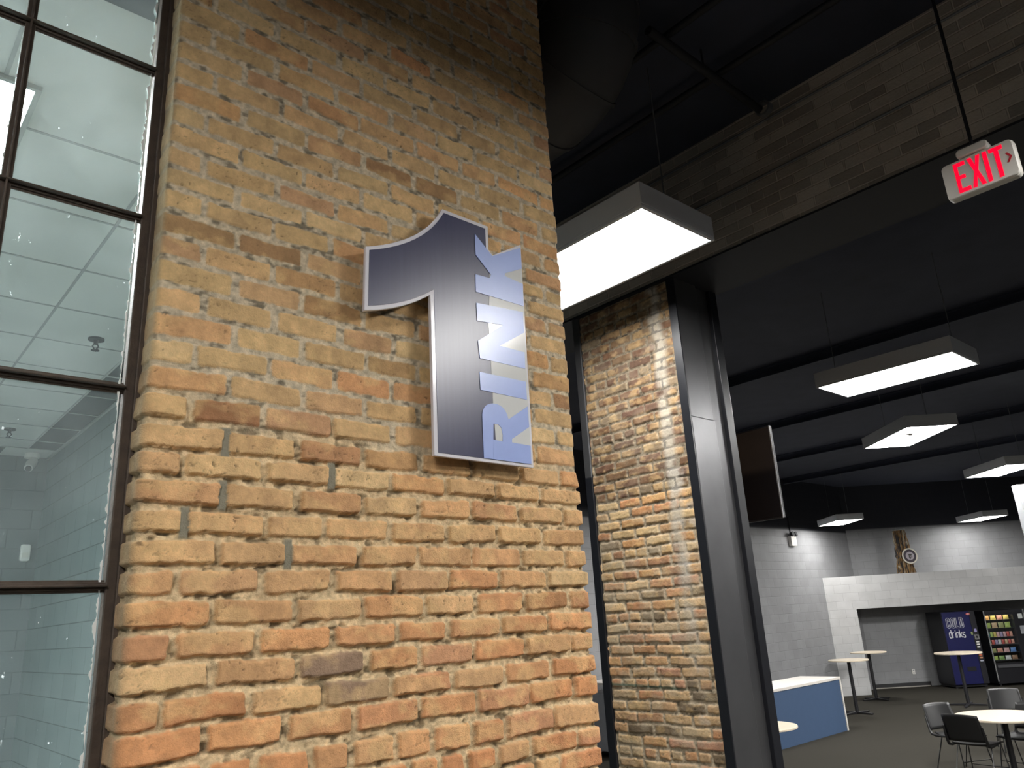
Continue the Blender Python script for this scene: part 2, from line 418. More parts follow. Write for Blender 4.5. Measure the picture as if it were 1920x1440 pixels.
c_ = core.build('pier_core', mat('hidden_brick_core', (.3, .2, .12), .9), pier)

# ------------------------------------------------------------------ second brick pillar, plane X = 4.1
QX, QY0, QY1 = 4.1, 2.853, 3.69
rr_ = random.Random(5); rows2 = []
z = -.02; k = 0
while z < 4.5:
    off = (0 if k % 2 else .1)+rr_.uniform(-.02, .02); J = []; x = -.1+off
    hdr = k % 6 == 3
    while x < 1.0: J.append(x); x += (.103 if hdr else .205)*rr_.uniform(.93, 1.07)
    rows2.append((z, J)); z += .068; k += 1
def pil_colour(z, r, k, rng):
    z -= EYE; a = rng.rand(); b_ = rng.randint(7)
    if z > .75: c = np.array(PAL_RED[b_])*np.array([.30, .33, .40])  # dark red upper bricks, darkened further in place of dimmer light
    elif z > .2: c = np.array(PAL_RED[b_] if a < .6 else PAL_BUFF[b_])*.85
    else: c = np.array(PAL_RED[b_] if a < .28 else PAL_BUFF[b_])*np.array([1.06, 1.08, 1.2])  # lower bricks lightened so they look better lit
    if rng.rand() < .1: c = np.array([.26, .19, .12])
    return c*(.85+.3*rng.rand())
def pil_path(S): return np.full_like(S, QX), QY1-S, -np.ones_like(S), np.zeros_like(S)
def pil_extra(S, Z, C, H, dist):
    W = QY1-QY0
    cx = W-.135+.025*(fbm(Z*3, S*0, 5, 2)-.5)*2+.03*(Z-2.2)*.0
    w = sstep(.075, .02, np.abs(S-cx))*sstep(.3, .62, fbm(S*9, Z*6, 101, 4)+.12)*sstep(1.6, 2.6, Z)
    col = np.array([.52, .47, .38])*(.75+.5*fbm(S*25, Z*25, 103, 3))[..., None]
    C = C*(1-.85*w)[..., None]+col*(.85*w)[..., None]
    H = H*(1-.6*w)+.006*w
    pale = sstep(.58, .72, fbm(S*7, Z*9, 107, 4))*.5*sstep(W-.3, W-.05, S)
    C = C*(1-pale)[..., None]+np.array([.58, .54, .48])*pale[..., None]
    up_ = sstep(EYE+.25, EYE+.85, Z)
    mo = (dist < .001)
    C = np.where(mo[..., None], C*(1-.55*up_)[..., None]*np.array([.95, .97, 1.05]), C)  # upper mortar darkened too, dimness put into its colour
    sm_ = .45*sstep(.4, .7, fbm(S*8, Z*14, 131, 4))*(1-.7*up_)
    C = C*(1-sm_)[..., None]+np.array([.56, .47, .335])*sm_[..., None]
    g = sstep(.012, .004, np.abs(Z-(EYE-.455)+(S-.4)*.03))*sstep(.7, .5, S)*.8   # green smear along one joint
    C = C*(1-g)[..., None]+np.array([.10, .17, .13])*g[..., None]
    return C, H
pil = thing('brick_pillar', 'narrow mottled brick pillar between two black steel jambs', 'pillar', (0, 0, 0))
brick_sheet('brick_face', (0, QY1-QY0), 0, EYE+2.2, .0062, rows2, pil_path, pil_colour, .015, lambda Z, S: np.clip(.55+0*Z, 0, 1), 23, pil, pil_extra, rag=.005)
pc = MB(); pc.box(QX+.012, QX+.48, QY0+.004, QY1-.004, 0, EYE+2.2); pc.build('brick_core', mat('pillar_brick_core', (.25, .16, .1), .9), pil)  # plain brown filling behind the brick face

# header wall over the openings
hm = block_mat('dim_brick_header', (.42, .38, .33), axis='y', bw=.205, bh=.068, deep=.6, var=.28, dark=1.35, rough=.85)
hd = MB(); hd.box(QX, QX+.48, -7, 9.93, EYE+2.2, EYE+3.07); hd.build('wall_right', hm); struct(bpy.data.objects['wall_right'], 'brick wall above the opening')

# ------------------------------------------------------------------ floor, ceilings, outer walls
f = MB(); f.box(-9, 34, -9, 13, -.1, 0); struct(f.build('floor', M['carpet']))
c = MB(); c.box(1.71, 34, -9, 13, EYE+3.07, EYE+3.2); c.box(-9, 1.71, -9, 1.95, EYE+3.07, EYE+3.2); struct(c.build('ceiling', M['black_paint']))
GREY = (.27, .273, .28)
w = MB(); w.box(4.58, 21.2, 9.93, 10.2, 0, EYE+3.07)
struct(w.build('wall_left', block_mat('grey_painted_block', GREY, (.02, .022, .03), 'x', EYE+1.78)), 'grey painted block wall beyond the counter')
def farbox(mb, u0, u1, n0, n1, z0, z1):
    return mb.box(u0, u1, n0, n1, z0, z1)
w = MB(); farbox(w, 8.0, 19, 21.66, 21.95, 0, EYE+3.07)
struct(w.build('wall_back', block_mat('grey_painted_block_end', GREY, (.02, .022, .03), 'x', EYE+1.86), rz=FROT), 'grey end wall behind the vending machines')
w = MB(); farbox(w, 7.66, 19, 20.43, 21.655, 2.03, 2.84); farbox(w, 7.66, 8.41, 20.43, 21.655, 0, 2.03)
struct(w.build('wall_alcove', block_mat('lightened_grey_block', (.49, .49, .487), None, 'x'), rz=FROT), 'grey block beam and pier around the vending alcove, lightened in colour')  # same grey paint as the walls, lightened to make up for missing light
# unseen side and rear of the hall keep the light in
w = MB(); w.box(-9, 34, -9.2, -9, 0, EYE+3.07); struct(w.build('wall_rear', M['grey_metal']))
w = MB(); w.box(-9.2, -9, -9, 13, 0, EYE+3.07); struct(w.build('wall_side', M['grey_metal']))
w = MB(); farbox(w, 8.42, 10.5, 21.645, 21.66, .0, .11); b_ = w.build('baseboard_back', M['base_dark'], rz=FROT); struct(b_)
w = MB(); farbox(w, 8.42, 10.45, 21.60, 21.644, .0, .022); b_ = w.build('trim_1', M['pale_strip'], rz=FROT); struct(b_)

# ------------------------------------------------------------------ office behind the window
OFF = (.20, .235, .235)
WX, OY = 1.71, 9.45
w = MB(); w.box(WX, WX+.2, PY+.5, OY+.2, 0, EYE+1.97)
struct(w.build('wall_office_right', block_mat('grey_green_block', OFF, None, 'y', dark=.55, deep=.5)), 'grey block wall inside the office')
w = MB(); w.box(-6, WX, OY, OY+.2, 0, EYE+1.97)
struct(w.build('wall_office_back', block_mat('grey_green_block_back', (.155, .178, .18), None, 'x', dark=.8, deep=.5)))
w = MB(); w.box(-6.2, -6, PY+.2, OY+.2, 0, EYE+1.97); struct(w.build('wall_office_left', M['grey_metal']))
w = MB(); w.box(-6, -1.38, 1.9, 2.1, 0, EYE+3.07); w.box(-1.38, PX0+.02, 1.9, 2.1, 0, EYE-1.3); w.box(-1.38, PX0+.02, 1.9, 2.1, EYE+2.94, EYE+3.07)
struct(w.build('wall_window', M['grey_metal']))
fo = MB(); fo.box(-6, WX, 2.1, OY, 0, .012); struct(fo.build('floor_office', mat('pale_bounce_floor', (.5, .5, .48), .5)))  # unseen floor, made pale to bounce light onto the office ceiling
# lay-in ceiling: white tiles with a dark row round the edge
def tile_ceiling():
    mt, nt, b = new_mat('white_ceiling_tile')
    tc = nd(nt, 'ShaderNodeTexCoord'); nz = nd(nt, 'ShaderNodeTexNoise', Scale=2.2, Detail=5.0); nt.links.new(tc.outputs['Object'], nz.inputs['Vector'])
    mx = nd(nt, 'ShaderNodeMix', data_type='RGBA'); mx.inputs['A'].default_value = (.44, .45, .43, 1); mx.inputs['B'].default_value = (.62, .63, .61, 1)
    nt.links.new(nz.outputs['Fac'], mx.inputs['Factor']); nt.links.new(mx.outputs['Result'], b.inputs['Base Color']); b.inputs['Roughness'].default_value = .9
    return mt
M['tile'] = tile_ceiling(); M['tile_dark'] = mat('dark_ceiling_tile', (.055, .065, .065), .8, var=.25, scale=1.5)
M['tbar'] = mat('grid_bar', (.36, .37, .35), .5)
ZC = EYE+1.97
def tiles(mb, x0, x1, y0, y1):
    mb.box(x0, x1, y0, y1, ZC, ZC+.02)
ct = MB(); tiles(ct, -6, 1.435, 2.28, 9.02); tiles(ct, 1.25, WX, 9.02, OY)
ceil = ct.build('ceiling_office', M['tile']); struct(ceil)
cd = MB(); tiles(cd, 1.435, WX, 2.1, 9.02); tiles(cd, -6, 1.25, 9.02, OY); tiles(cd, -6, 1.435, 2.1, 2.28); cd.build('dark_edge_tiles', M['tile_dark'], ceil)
tb = MB(); td = MB()
y = 5.59-.61*5
while y < 9.1:
    td.box(-6, 1.435, y-.007, y+.007, ZC-.003, ZC); tb.box(1.435, WX, y-.011, y+.011, ZC-.006, ZC); y += .61
for x in (.845, .235, -.375, -.985): td.box(x-.007, x+.007, 2.28, 9.02, ZC-.003, ZC)
tb.box(1.427, 1.443, 2.1, 9.02, ZC-.006, ZC); tb.box(-6, WX, 9.012, 9.028, ZC-.006, ZC); tb.box(WX-.02, WX, 2.4, OY, ZC-.02, ZC)
tb.build('grid_bars', M['tbar'], ceil); td.build('tile_seams', mat('grey_tile_seam', (.30, .31, .30), .8), ceil)
# lit panel
pl = thing('ceiling_panel_light', 'lit square troffer panel in the office ceiling', 'ceiling light', (.025, 3.48, ZC))
p_ = MB(); p_.box(-.305, .305, -.61, .61, -.012, -.001); p_.build('diffuser', M['diff_office'], pl)
p_ = MB(); [p_.box(a, b, c0, d, -.018, .03) for a, b, c0, d in ((-.325, -.305, -.63, .63), (.305, .325, -.63, .63), (-.305, .305, -.63, -.61), (-.305, .305, .61, .63))]; p_.build('frame', M['tbar'], pl)
p_ = copy_tree(pl, (-2.6, 6.2, ZC), 0, 'lit troffer panel deeper in the office, left of the window view')
# sprinklers
def sprinkler(x, y, label):
    t = thing('fire_sprinkler', label, 'sprinkler', (x, y, ZC), 0, 'sprinkler heads on the office ceiling')
    MB().cyl((0, 0, -.012), (0, 0, 0), .05, n=20).cyl((0, 0, -.04), (0, 0, -.012), .014, n=12).build('escutcheon', M['pipe'], t)
    a = MB()
    for s in (-1, 1): a.tube([(s*.008, 0, -.035), (s*.018, 0, -.055), (s*.004, 0, -.078)], .005, 6)
    a.build('frame_arm', M['pipe'], t)
    d = MB()
    for k in range(10):
        g = 2*PI*k/10; d.add([(0, 0, -.08), (.026*math.cos(g-.22), .026*math.sin(g-.22), -.083), (.026*math.cos(g+.22), .026*math.sin(g+.22), -.083)], [(0, 1, 2)])
    solid(d.build('deflector', M['pipe'], t), .004)
sprinkler(1.174, 5.42, 'dark sprinkler head hanging from the white office tiles near the front window edge')
sprinkler(1.15, 8.25, 'dark sprinkler head hanging from the office tiles deep by the back wall')
# small camera in the corner
t = thing('security_camera', 'white security camera up in the office ceiling corner', 'camera', (1.52, 9.25, ZC-.006))
MB().cyl((0, 0, -.05), (0, 0, 0), .07, n=20).build('mount', M['white_plastic'], t)
b_ = MB(); b_.tube([(.04, .06, -.06), (0, 0, -.11), (-.03, -.07, -.17)], [.035, .052, .042], 14); b_.build('body', M['white_plastic'], t)
MB().cyl((-.03, -.07, -.17), (-.036, -.084, -.182), .03, n=14).build('lens', M['screen'], t)
t = thing('motion_sensor', 'small white motion sensor on the office wall corner', 'sensor', (1.6, OY+.006, EYE+.955))
bevel(MB().rbox(-.045, .045, -.05, 0, -.085, .085, .02).build('body', M['white_plastic'], t))
MB().rbox(-.03, .03, -.056, -.048, -.05, .0, .01).build('lens', M['lit_white'], t)

# ------------------------------------------------------------------ steel window
WY = 1.945
win = tag(thing('window_1', 'rusty steel-framed factory window beside the brick pier', None), kind='structure')
fm = MB()
def fbar(mb, x0, x1, z0, z1):          # flat bar with a raised fin
    mb.box(x0, x1, WY-.012, WY+.02, z0, z1)
zb, zt = EYE-1.3, EYE+2.94
fbar(fm, .492, .53, zb, zt); fm.box(.512, .532, WY-.022, WY-.010, zb, zt); fbar(fm, -1.38, -1.34, zb, zt); fbar(fm, -1.34, .492, zb, zb+.03); fbar(fm, -1.34, .492, zt-.03, zt)
bevel(fm.build('window_frame', M['rusty'], win), .003)
bars = [EYE+v for v in (-.803, -.339, .125, .592, 1.058, 1.516, 1.98, 2.444)]
for zz in bars:
    b_ = MB(); b_.box(-1.34, .494, WY-.006, WY+.014, zz-.009, zz+.009); b_.box(-1.34, .494, WY-.022, WY-.006, zz-.0025, zz+.0025); b_.box(-1.34, .494, WY+.0, WY+.006, zz-.014, zz+.014)
    bevel(b_.build('glazing_bar', M['rusty'], win), .002)
vx = [.193, -.112, -.417, -.722, -1.027]
for x in vx:
    b_ = MB(); b_.box(x-.0115, x+.0115, WY-.007, WY+.015, zb+.03, zt-.03); b_.box(x-.0025, x+.0025, WY-.02, WY-.006, zb+.03, zt-.03)
    bevel(b_.build('upright_bar', M['rusty'], win), .002)
def dirty_glass():
    mt, nt, b = new_mat('grimy_window_glass')
    out = nt.nodes['Material Output']; tc = nd(nt, 'ShaderNodeTexCoord')
    tr = nd(nt, 'ShaderNodeBsdfTransparent', Color=(.90, .96, .96, 1)); gl = nd(nt, 'ShaderNodeBsdfGlossy', Roughness=.03, Color=(1, 1, 1, 1))
    fr = nd(nt, 'ShaderNodeFresnel', IOR=1.45); m1 = nd(nt, 'ShaderNodeMixShader')
    nt.links.new(fr.outputs[0], m1.inputs[0]); nt.links.new(tr.outputs[0], m1.inputs[1]); nt.links.new(gl.outputs[0], m1.inputs[2])
    # haze of dust and lime specks
    nz = nd(nt, 'ShaderNodeTexNoise', Scale=4.0, Detail=8.0, Roughness=.7); nt.links.new(tc.outputs['Object'], nz.inputs['Vector'])
    mp = nd(nt, 'ShaderNodeMapRange'); mp.inputs['From Min'].default_value = .35; mp.inputs['From Max'].default_value = .8; mp.inputs['To Min'].default_value = .015; mp.inputs['To Max'].default_value = .075
    nt.links.new(nz.outputs['Fac'], mp.inputs['Value'])
    sm = nd(nt, 'ShaderNodeMapping'); sm.inputs['Scale'].default_value = (95, 95, 55); nt.links.new(tc.outputs['Object'], sm.inputs['Vector'])
    n2 = nd(nt, 'ShaderNodeTexNoise', Scale=1.0, Detail=3.0); nt.links.new(sm.outputs[0], n2.inputs['Vector'])
    n3 = nd(nt, 'ShaderNodeTexNoise', Scale=7.0, Detail=2.0); nt.links.new(tc.outputs['Object'], n3.inputs['Vector'])
    t2 = nd(nt, 'ShaderNodeMapRange'); t2.inputs['From Min'].default_value = .7; t2.inputs['From Max'].default_value = .74; nt.links.new(n2.outputs['Fac'], t2.inputs['Value'])
    t3 = nd(nt, 'ShaderNodeMapRange'); t3.inputs['From Min'].default_value = .58; t3.inputs['From Max'].default_value = .66; nt.links.new(n3.outputs['Fac'], t3.inputs['Value'])
    mu = nd(nt, 'ShaderNodeMath', operation='MULTIPLY'); nt.links.new(t2.outputs[0], mu.inputs[0]); nt.links.new(t3.outputs[0], mu.inputs[1])
    mxx = nd(nt, 'ShaderNodeMath', operation='MAXIMUM'); nt.links.new(mu.outputs[0], mxx.inputs[0]); nt.links.new(mp.outputs[0], mxx.inputs[1])
    tl = nd(nt, 'ShaderNodeBsdfTranslucent', Color=(.75, .78, .78, 1)); df = nd(nt, 'ShaderNodeBsdfDiffuse', Color=(.7, .72, .72, 1))
    m0 = nd(nt, 'ShaderNodeMixShader'); m0.inputs[0].default_value = .35; nt.links.new(tl.outputs[0], m0.inputs[1]); nt.links.new(df.outputs[0], m0.inputs[2])
    m2 = nd(nt, 'ShaderNodeMixShader'); nt.links.new(mxx.outputs[0], m2.inputs[0]); nt.links.new(m1.outputs[0], m2.inputs[1]); nt.links.new(m0.outputs[0], m2.inputs[2])
    nt.links.new(m2.outputs[0], out.inputs['Surface'])
    return mt
GL = dirty_glass()
xs = [.492]+vx+[-1.34]; zs = [zb+.03]+bars+[zt-.03]
PUTTY = mat('flaking_white_putty', (.8, .8, .77), .6, var=.1)
for i in range(len(xs)-1):
    for k in range(len(zs)-1):
        x1, x0 = xs[i]-.008, xs[i+1]+.008; z0, z1 = zs[k]+.008, zs[k+1]-.008
        g = MB(); g.box(x0, x1, WY+.002, WY+.006, z0, z1); go = g.build('pane', GL, win)
        if i < 2:
            p = MB(); n = 70
            for (xx, sgn) in ((x1, -1), (x0, 1)):
                if i == 1 and sgn == 1: continue
                A = []; B = []
                for q in range(n+1):
                    zz = z0+(z1-z0)*q/n; wd = max(0, float(fbm(np.array([zz*75+i*9]), np.array([xx*31.0]), 5, 3)[0])-(.40 if sgn < 0 else .5))*(.017 if sgn < 0 else .014)+.0003
                    A.append((xx, WY-.0005, zz)); B.append((xx+sgn*wd, WY-.0005, zz))
                p.loft([A, B], False, False)
            solid(p.build('putty_flakes', PUTTY, go), .002)

# ------------------------------------------------------------------ the number sign
SY = 1.79
sg = thing('rink_sign', 'large number 1 wall sign lettered RINK on the brick pier', 'sign', (1.45, PY-.012, EYE+.95))
def zp(x, y): return 640+x*.375, 360+y*.375
SO = Vector((1.45, PY-.012, EYE+.95))
def spts(L, dy=0): return [on_y(*zp(x, y), SY-0)-SO+Vector((0, dy, 0)) for x, y in L]
def bez(a, b, c, n=8): return [((1-t)**2*a[0]+2*t*(1-t)*b[0]+t*t*c[0], (1-t)**2*a[1]+2*t*(1-t)*b[1]+t*t*c[1]) for t in [k/n for k in range(1, n)]]
outl = [(505, 84), (733, 172), (737, 290), (757, 315), (897, 262), (962, 1380), (465, 1318), (444, 515)]+bez((444, 515), (310, 590), (115, 592), 10)+[(115, 592), (122, 272)]+bez((122, 272), (410, 255), (505, 84), 12)
inn = [(511, 105), (718, 184), (723, 300), (750, 333), (890, 282), (947, 1362), (484, 1303), (462, 488)]+bez((462, 488), (330, 565), (134, 568), 10)+[(134, 568), (140, 290)]+bez((140, 290), (415, 272), (511, 105), 12)
def sign_mat():
    mt, nt, b = new_mat('navy_brushed_sign_print')
    tc = nd(nt, 'ShaderNodeTexCoord'); mpn = nd(nt, 'ShaderNodeMapping'); mpn.inputs['Scale'].default_value = (90, 1, 3); nt.links.new(tc.outputs['Object'], mpn.inputs['Vector'])
    nz = nd(nt, 'ShaderNodeTexNoise', Scale=1.0, Detail=5.0); nt.links.new(mpn.outputs[0], nz.inputs['Vector'])
    mx = nd(nt, 'ShaderNodeMix', data_type='RGBA'); mx.inputs['A'].default_value = (.015, .016, .056, 1); mx.inputs['B'].default_value = (.028, .029, .08, 1)
    nt.links.new(nz.outputs['Fac'], mx.inputs['Factor'])
    n2 = nd(nt, 'ShaderNodeTexNoise', Scale=9.0, Detail=6.0); nt.links.new(tc.outputs['Object'], n2.inputs['Vector'])
    t = nd(nt, 'ShaderNodeMapRange'); t.inputs['From Min'].default_value = .62; t.inputs['From Max'].default_value = .72; t.inputs['To Max'].default_value = .35; nt.links.new(n2.outputs['Fac'], t.inputs['Value'])
    m2 = nd(nt, 'ShaderNodeMix', data_type='RGBA'); nt.links.new(t.outputs[0], m2.inputs['Factor']); nt.links.new(mx.outputs['Result'], m2.inputs['A']); m2.inputs['B'].default_value = (.02, .02, .05, 1)
    nt.links.new(m2.outputs['Result'], b.inputs['Base Color'])
    b.inputs['Roughness'].default_value = .3; b.inputs['Specular IOR Level'].default_value = .5
    return mt
def d_(v): return Vector((0, v, 0))
WHITE = mat('white_gloss_board', (.66, .64, .67), .16, var=.02)
bevel(MB().prism(spts(outl), d_(.013)).build('backing_board', WHITE, sg), .002)
MB().prism(spts(inn), d_(-.0012)).build('navy_face', sign_mat(), sg)
band = [(740, 400), (897, 345), (947, 1362), (778, 1341), (770, 1240), (757, 1060), (747, 870), (735, 660)]
MB().prism(spts(band, -.0012), d_(-.0010)).build('white_band', mat('pale_grey_band', (.60, .60, .58), .14, var=.03), sg)
PERI = mat('periwinkle_letter_film', (.32, .40, .70), .26, var=.05)
LET = {
 'letter_k': [(664, 210), (752, 322), (892, 280), (899, 385), (815, 408), (815, 422), (905, 462), (908, 572), (670, 500), (667, 412), (738, 432), (745, 415), (668, 315)],
 'letter_n': [(672, 555), (905, 602), (910, 705), (790, 770), (913, 803), (917, 885), (690, 832), (680, 745), (805, 667), (677, 645)],
 'letter_i': [(688, 900), (920, 950), (925, 1040), (693, 990)]}
for nme, L in LET.items():
    MB().prism(spts(L, -.0022), d_(-.0014)).build(nme, PERI, sg)
rr1 = [(710, 1331), (701, 1115)]+bez((701, 1115), (703, 1060), (752, 1058), 6)+[(752, 1058)]+bez((752, 1058), (815, 1060), (833, 1138), 6)+[(833, 1138), (928, 1073), (936, 1176), (850, 1236), (850, 1253), (943, 1270), (947, 1362)]
hole = [(757, 1160), (782, 1163), (797, 1180), (804, 1215), (804, 1249), (768, 1241), (757, 1238)]
# letter R with its eye: bridge cut polygon
Rpoly = rr1[:2]+rr1[2:]+[(757, 1337), (757, 1238), (768, 1241), (804, 1249), (804, 1215), (797, 1180), (782, 1163), (757, 1160), (756.5, 1337)]
MB().prism(spts(Rpoly, -.0022), d_(-.0014)).build('letter_r', PERI, sg)
for (x, y) in ((520, 200), (200, 430), (560, 1230), (880, 1300), (860, 420)):
    p = on_y(*zp(x, y), SY)-SO; MB().cyl((p.x, .075, p.z), (p.x, -.04, p.z), .012, n=10).build('standoff', M['galv'], sg)

# ------------------------------------------------------------------ ceiling lights
LAMPS = {}
def lamp(p):
    if p not in LAMPS: LAMPS[p] = emit('lit_diffuser', (1, .985, .96), p)
    return LAMPS[p]
def cl_parts(t, sensor=False, drop=1.0, power=30):
    h = MB(); h.box(-.325, .325, -.63, .63, .02, .15)
    for a, b, c0, d in ((-.325, -.305, -.63, .63), (.305, .325, -.63, .63), (-.305, .305, -.63, -.61), (-.305, .305, .61, .63)): h.box(a, b, c0, d, 0, .02)
    bevel(h.build('housing', M['white_paint'], t), .004)
    MB().box(-.305, .305, -.61, .61, .004, .019).build('diffuser', lamp(power), t)
    for y in (-.55, .55):
        MB().tube([(0, y, .15), (0, y, drop)], .004, 5).build('hanging_wire', M['galv'], t)
    if sensor:
        s = MB(); s.lathe([(.0001, .0), (.055, .0), (.06, -.012), (.055, -.05), (.0001, -.05)], 20, (-.2, -.45, 0)); s.lathe([(.0001, -.05), (.03, -.05), (.024, -.066), (.0001, -.07)], 16, (-.2, -.45, 0))
        s.build('occupancy_sensor', M['white_plastic'], t)
def clight(x, y, z, rz, label, sensor=False, power=30):
    t = thing('ceiling_light', label, 'ceiling light', (x, y, EYE+z), rz, 'suspended box lights')
    cl_parts(t, sensor, 3.07-z, power); return t
RZ2 = -YAW
clight(3.225, 2.74, 2.0, 0, 'largest glaring box light, hanging beside the edge of the brick pier', power=12)
clight(3.365, -.9, 2.05, 0, 'box light over the hall, right of the EXIT sign and out of view')
clight(-1.6, -1.2, 2.05, 0, 'added fill light over the hall left of the camera, out of view', power=42)  # unseen lamp added to brighten the brick pier
clight(-1.6, -4.9, 2.05, 0, 'added fill light over the hall behind the camera on the left, out of view')  # second unseen lamp added as fill for the pier
clight(3.3, -4.6, 2.05, 0, 'box light over the hall far to the right, out of view')
clight(7.38, 2.71, 2.0, 0, 'long box light above the other far lights, below the EXIT sign')
clight(10.48, 3.85, 2.0, RZ2, 'box light with a round sensor under it, second below the EXIT sign', True)
clight(15.2, 4.16, 2.0, RZ2, 'box light cut by the right edge of the photo above the white post')
clight(18.86, 8.93, 1.85, RZ2, 'small distant box light left of the carved totem', power=16)
clight(22.79, 6.99, 1.85, RZ2, 'small distant box light right of the carved totem', power=11)
clight(7.35, .15, 2.0, 0, 'box light over the tables, out of view to the right')
clight(15.5, -.8, 2.0, RZ2, 'added fill light by the far tables, out of view to the right', power=95)  # unseen lamp added as strong fill on the far walls
clight(18.0, 1.9, 2.0, RZ2, 'added fill light before the vending alcove, out of view to the right', power=95)  # unseen lamp added to lift the alcove and end wall
clight(12.6, 7.6, 2.0, RZ2, 'added fill light above the blue counter, hidden behind the brick pillar')  # hidden lamp added to light the block wall and counter

# ------------------------------------------------------------------ exit sign
ex = thing('exit_sign', 'white EXIT sign with red letters and right arrow on a pendant stem', 'exit sign', (3.74, .8165, EYE+1.76), -PI/2)
bevel(MB().rbox(-.1525, .1525, -.012, .03, 0, .185, .022, 6).build('housing', M['lit_white'], ex), .002)
MB().rbox(-.150, .150, -.022, -.008, .003, .182, .022, 6).build('face_plate', M['lit_white'], ex)
def ept(a, b): return Vector((-.1525+.305*a, -.022, .185*(1-b)))
def eprism(mb, L, dy=-.0012): mb.prism([ept(a, b) for a, b in L], d_(dy))
t0, b0 = .085, .905
e = MB(); eprism(e, [(.18, t0), (.34, t0), (.34, .19), (.232, .19), (.232, .44), (.315, .44), (.315, .54), (.232, .54), (.232, .80), (.35, .80), (.35, b0), (.18, b0)]); e.build('letter_e', M['red_lit'], ex)
e = MB(); eprism(e, [(.375, t0), (.433, t0), (.467, .33), (.50, t0), (.555, t0), (.494, .48), (.56, b0), (.50, b0), (.464, .63), (.43, b0), (.372, b0), (.437, .48)]); e.build('letter_x', M['red_lit'], ex)
e = MB(); eprism(e, [(.588, t0), (.645, t0), (.645, b0), (.588, b0)]); e.build('letter_i', M['red_lit'], ex)
e = MB(); eprism(e, [(.675, t0), (.855, t0), (.855, .19), (.795, .19), (.795, b0), (.737, b0), (.737, .19), (.675, .19)]); e.build('letter_t', M['red_lit'], ex)
e = MB(); eprism(e, [(.868, .35), (.90, .35), (.95, .475), (.90, .61), (.868, .61), (.915, .475)]); e.build('arrow', M['red_dim'], ex)
bevel(MB().rbox(-.075, .06, -.03, .03, .186, .228, .018, 5).build('canopy', M['lit_white'], ex), .002)
MB().cyl((-.006, 0, .228), (-.006, 0, 3.07-1.76), .008, n=8).build('stem', M['pipe'], ex)

# ------------------------------------------------------------------ overhead pipes, duct, conduits
dx, dy_, dr = 2.46, 1.98, .25
dp = MB(); pts = [(dx, dy_, EYE+3.06), (dx, dy_, EYE+2.85)]
for k in range(0, 9):
    a = PI/2*k/8; pts.append((dx, dy_+.32-.32*math.cos(a), EYE+2.85-.32*math.sin(a)))
pts += [(dx, dy_+1.2, EYE+2.53), (dx, dy_+5, EYE+2.53)]
dct = tag(thing('air_duct', 'round dark duct elbowing down from the ceiling behind the pier', 'duct', (dx, dy_, EYE+2.5)))
for i in range(len(dp.v)): pass
dp.tube([Vector(p)-Vector((dx, dy_, EYE+2.5)) for p in pts], dr, 28); dp.build('duct_run', M['duct'], dct)
P_ = [Vector(p)-Vector((dx, dy_, EYE+2.5)) for p in pts]
for i in (1, 4, 7, 10):
    p = P_[i]; d = (P_[i+1]-P_[i-1]).normalized()
    MB().cyl(p-d*.012, p+d*.012, dr+.008, n=28).build('seam_ring', M['duct'], dct)
pr = tag(thing('sprinkler_pipe', 'dark branch pipe ending in an open ring near the brick header', 'pipe', (3.95, 1.88, EYE+2.93)))
MB().cyl((-.02, 0.02, 0.0), (-1.1, .02, .0), .025, n=12).build('pipe_run', M['pipe'], pr)
rg = MB(); n = 24
ang = [2*PI*k/n for k in range(n)]
prof = []
for (r, x) in ((.05, -.02), (.05, .02), (.036, .02), (.036, -.02)):
    prof.append([(x*.0-.0, r*math.cos(a), r*math.sin(a)) if False else (x, r*math.cos(a), r*math.sin(a)) for a in ang])
rg.loft(prof+[prof[0]], False, sm=False); rg.build('end_ring', M['galv'], pr)
MB().cyl((-.6, .02, .02), (-.6, .02, .145), .006, n=8).build('hanger_rod', M['pipe'], pr)
def run(name, label, p0, p1, r, mt, cat='pipe', group=None):
    p0 = Vector(p0); p1 = Vector(p1); o = MB().cyl((0, 0, 0), p1-p0, r, n=10).build(name, mt, loc=p0); return tag(o, label, cat, group)
run('ceiling_pipe', 'dark pipe under the black ceiling above the duct', (3.03, -6, EYE+3.0), (3.03, 8, EYE+3.0), .022, M['pipe'])
run('ceiling_pipe', 'dark pipe under the black ceiling nearest the brick header', (3.53, -6, EYE+3.0), (3.53, 8, EYE+3.0), .022, M['pipe'])
run('wall_conduit', 'thin grey conduit along the top of the brick header', (QX-.012, -6, EYE+2.95), (QX-.012, 8, EYE+2.95), .0075, M['galv'], 'conduit')
run('wall_conduit', 'thin grey conduit along the middle of the brick header', (QX-.012, -6, EYE+2.585), (QX-.012, 8, EYE+2.585), .0085, M['galv'], 'conduit')
for k in range(5):
    x = 6.2+k*3.0
    b_ = MB(); b_.box(-.05, .05, -7, 9.9, -.02, 0); b_.box(-.012, .012, -7, 9.9, -.12, -.02); b_.box(-.05, .05, -7, 9.9, -.14, -.12)
    o = b_.build('ceiling_beam', M['black_paint'], loc=(x, 0, EYE+3.07)); tag(o, 'black steel ceiling beam in the dark over the far room', 'beam', 'black beams over the far room')

lt = MB().box(-.03, .52, -7, 9.9, -.016, -.002); tag(lt.build('added_soffit_plate', M['pipe'], loc=(QX, 0, EYE+2.2)), 'flat black plate added under the brick header to darken its soffit', 'soffit plate')  # black plate added to keep the underside of the header dark
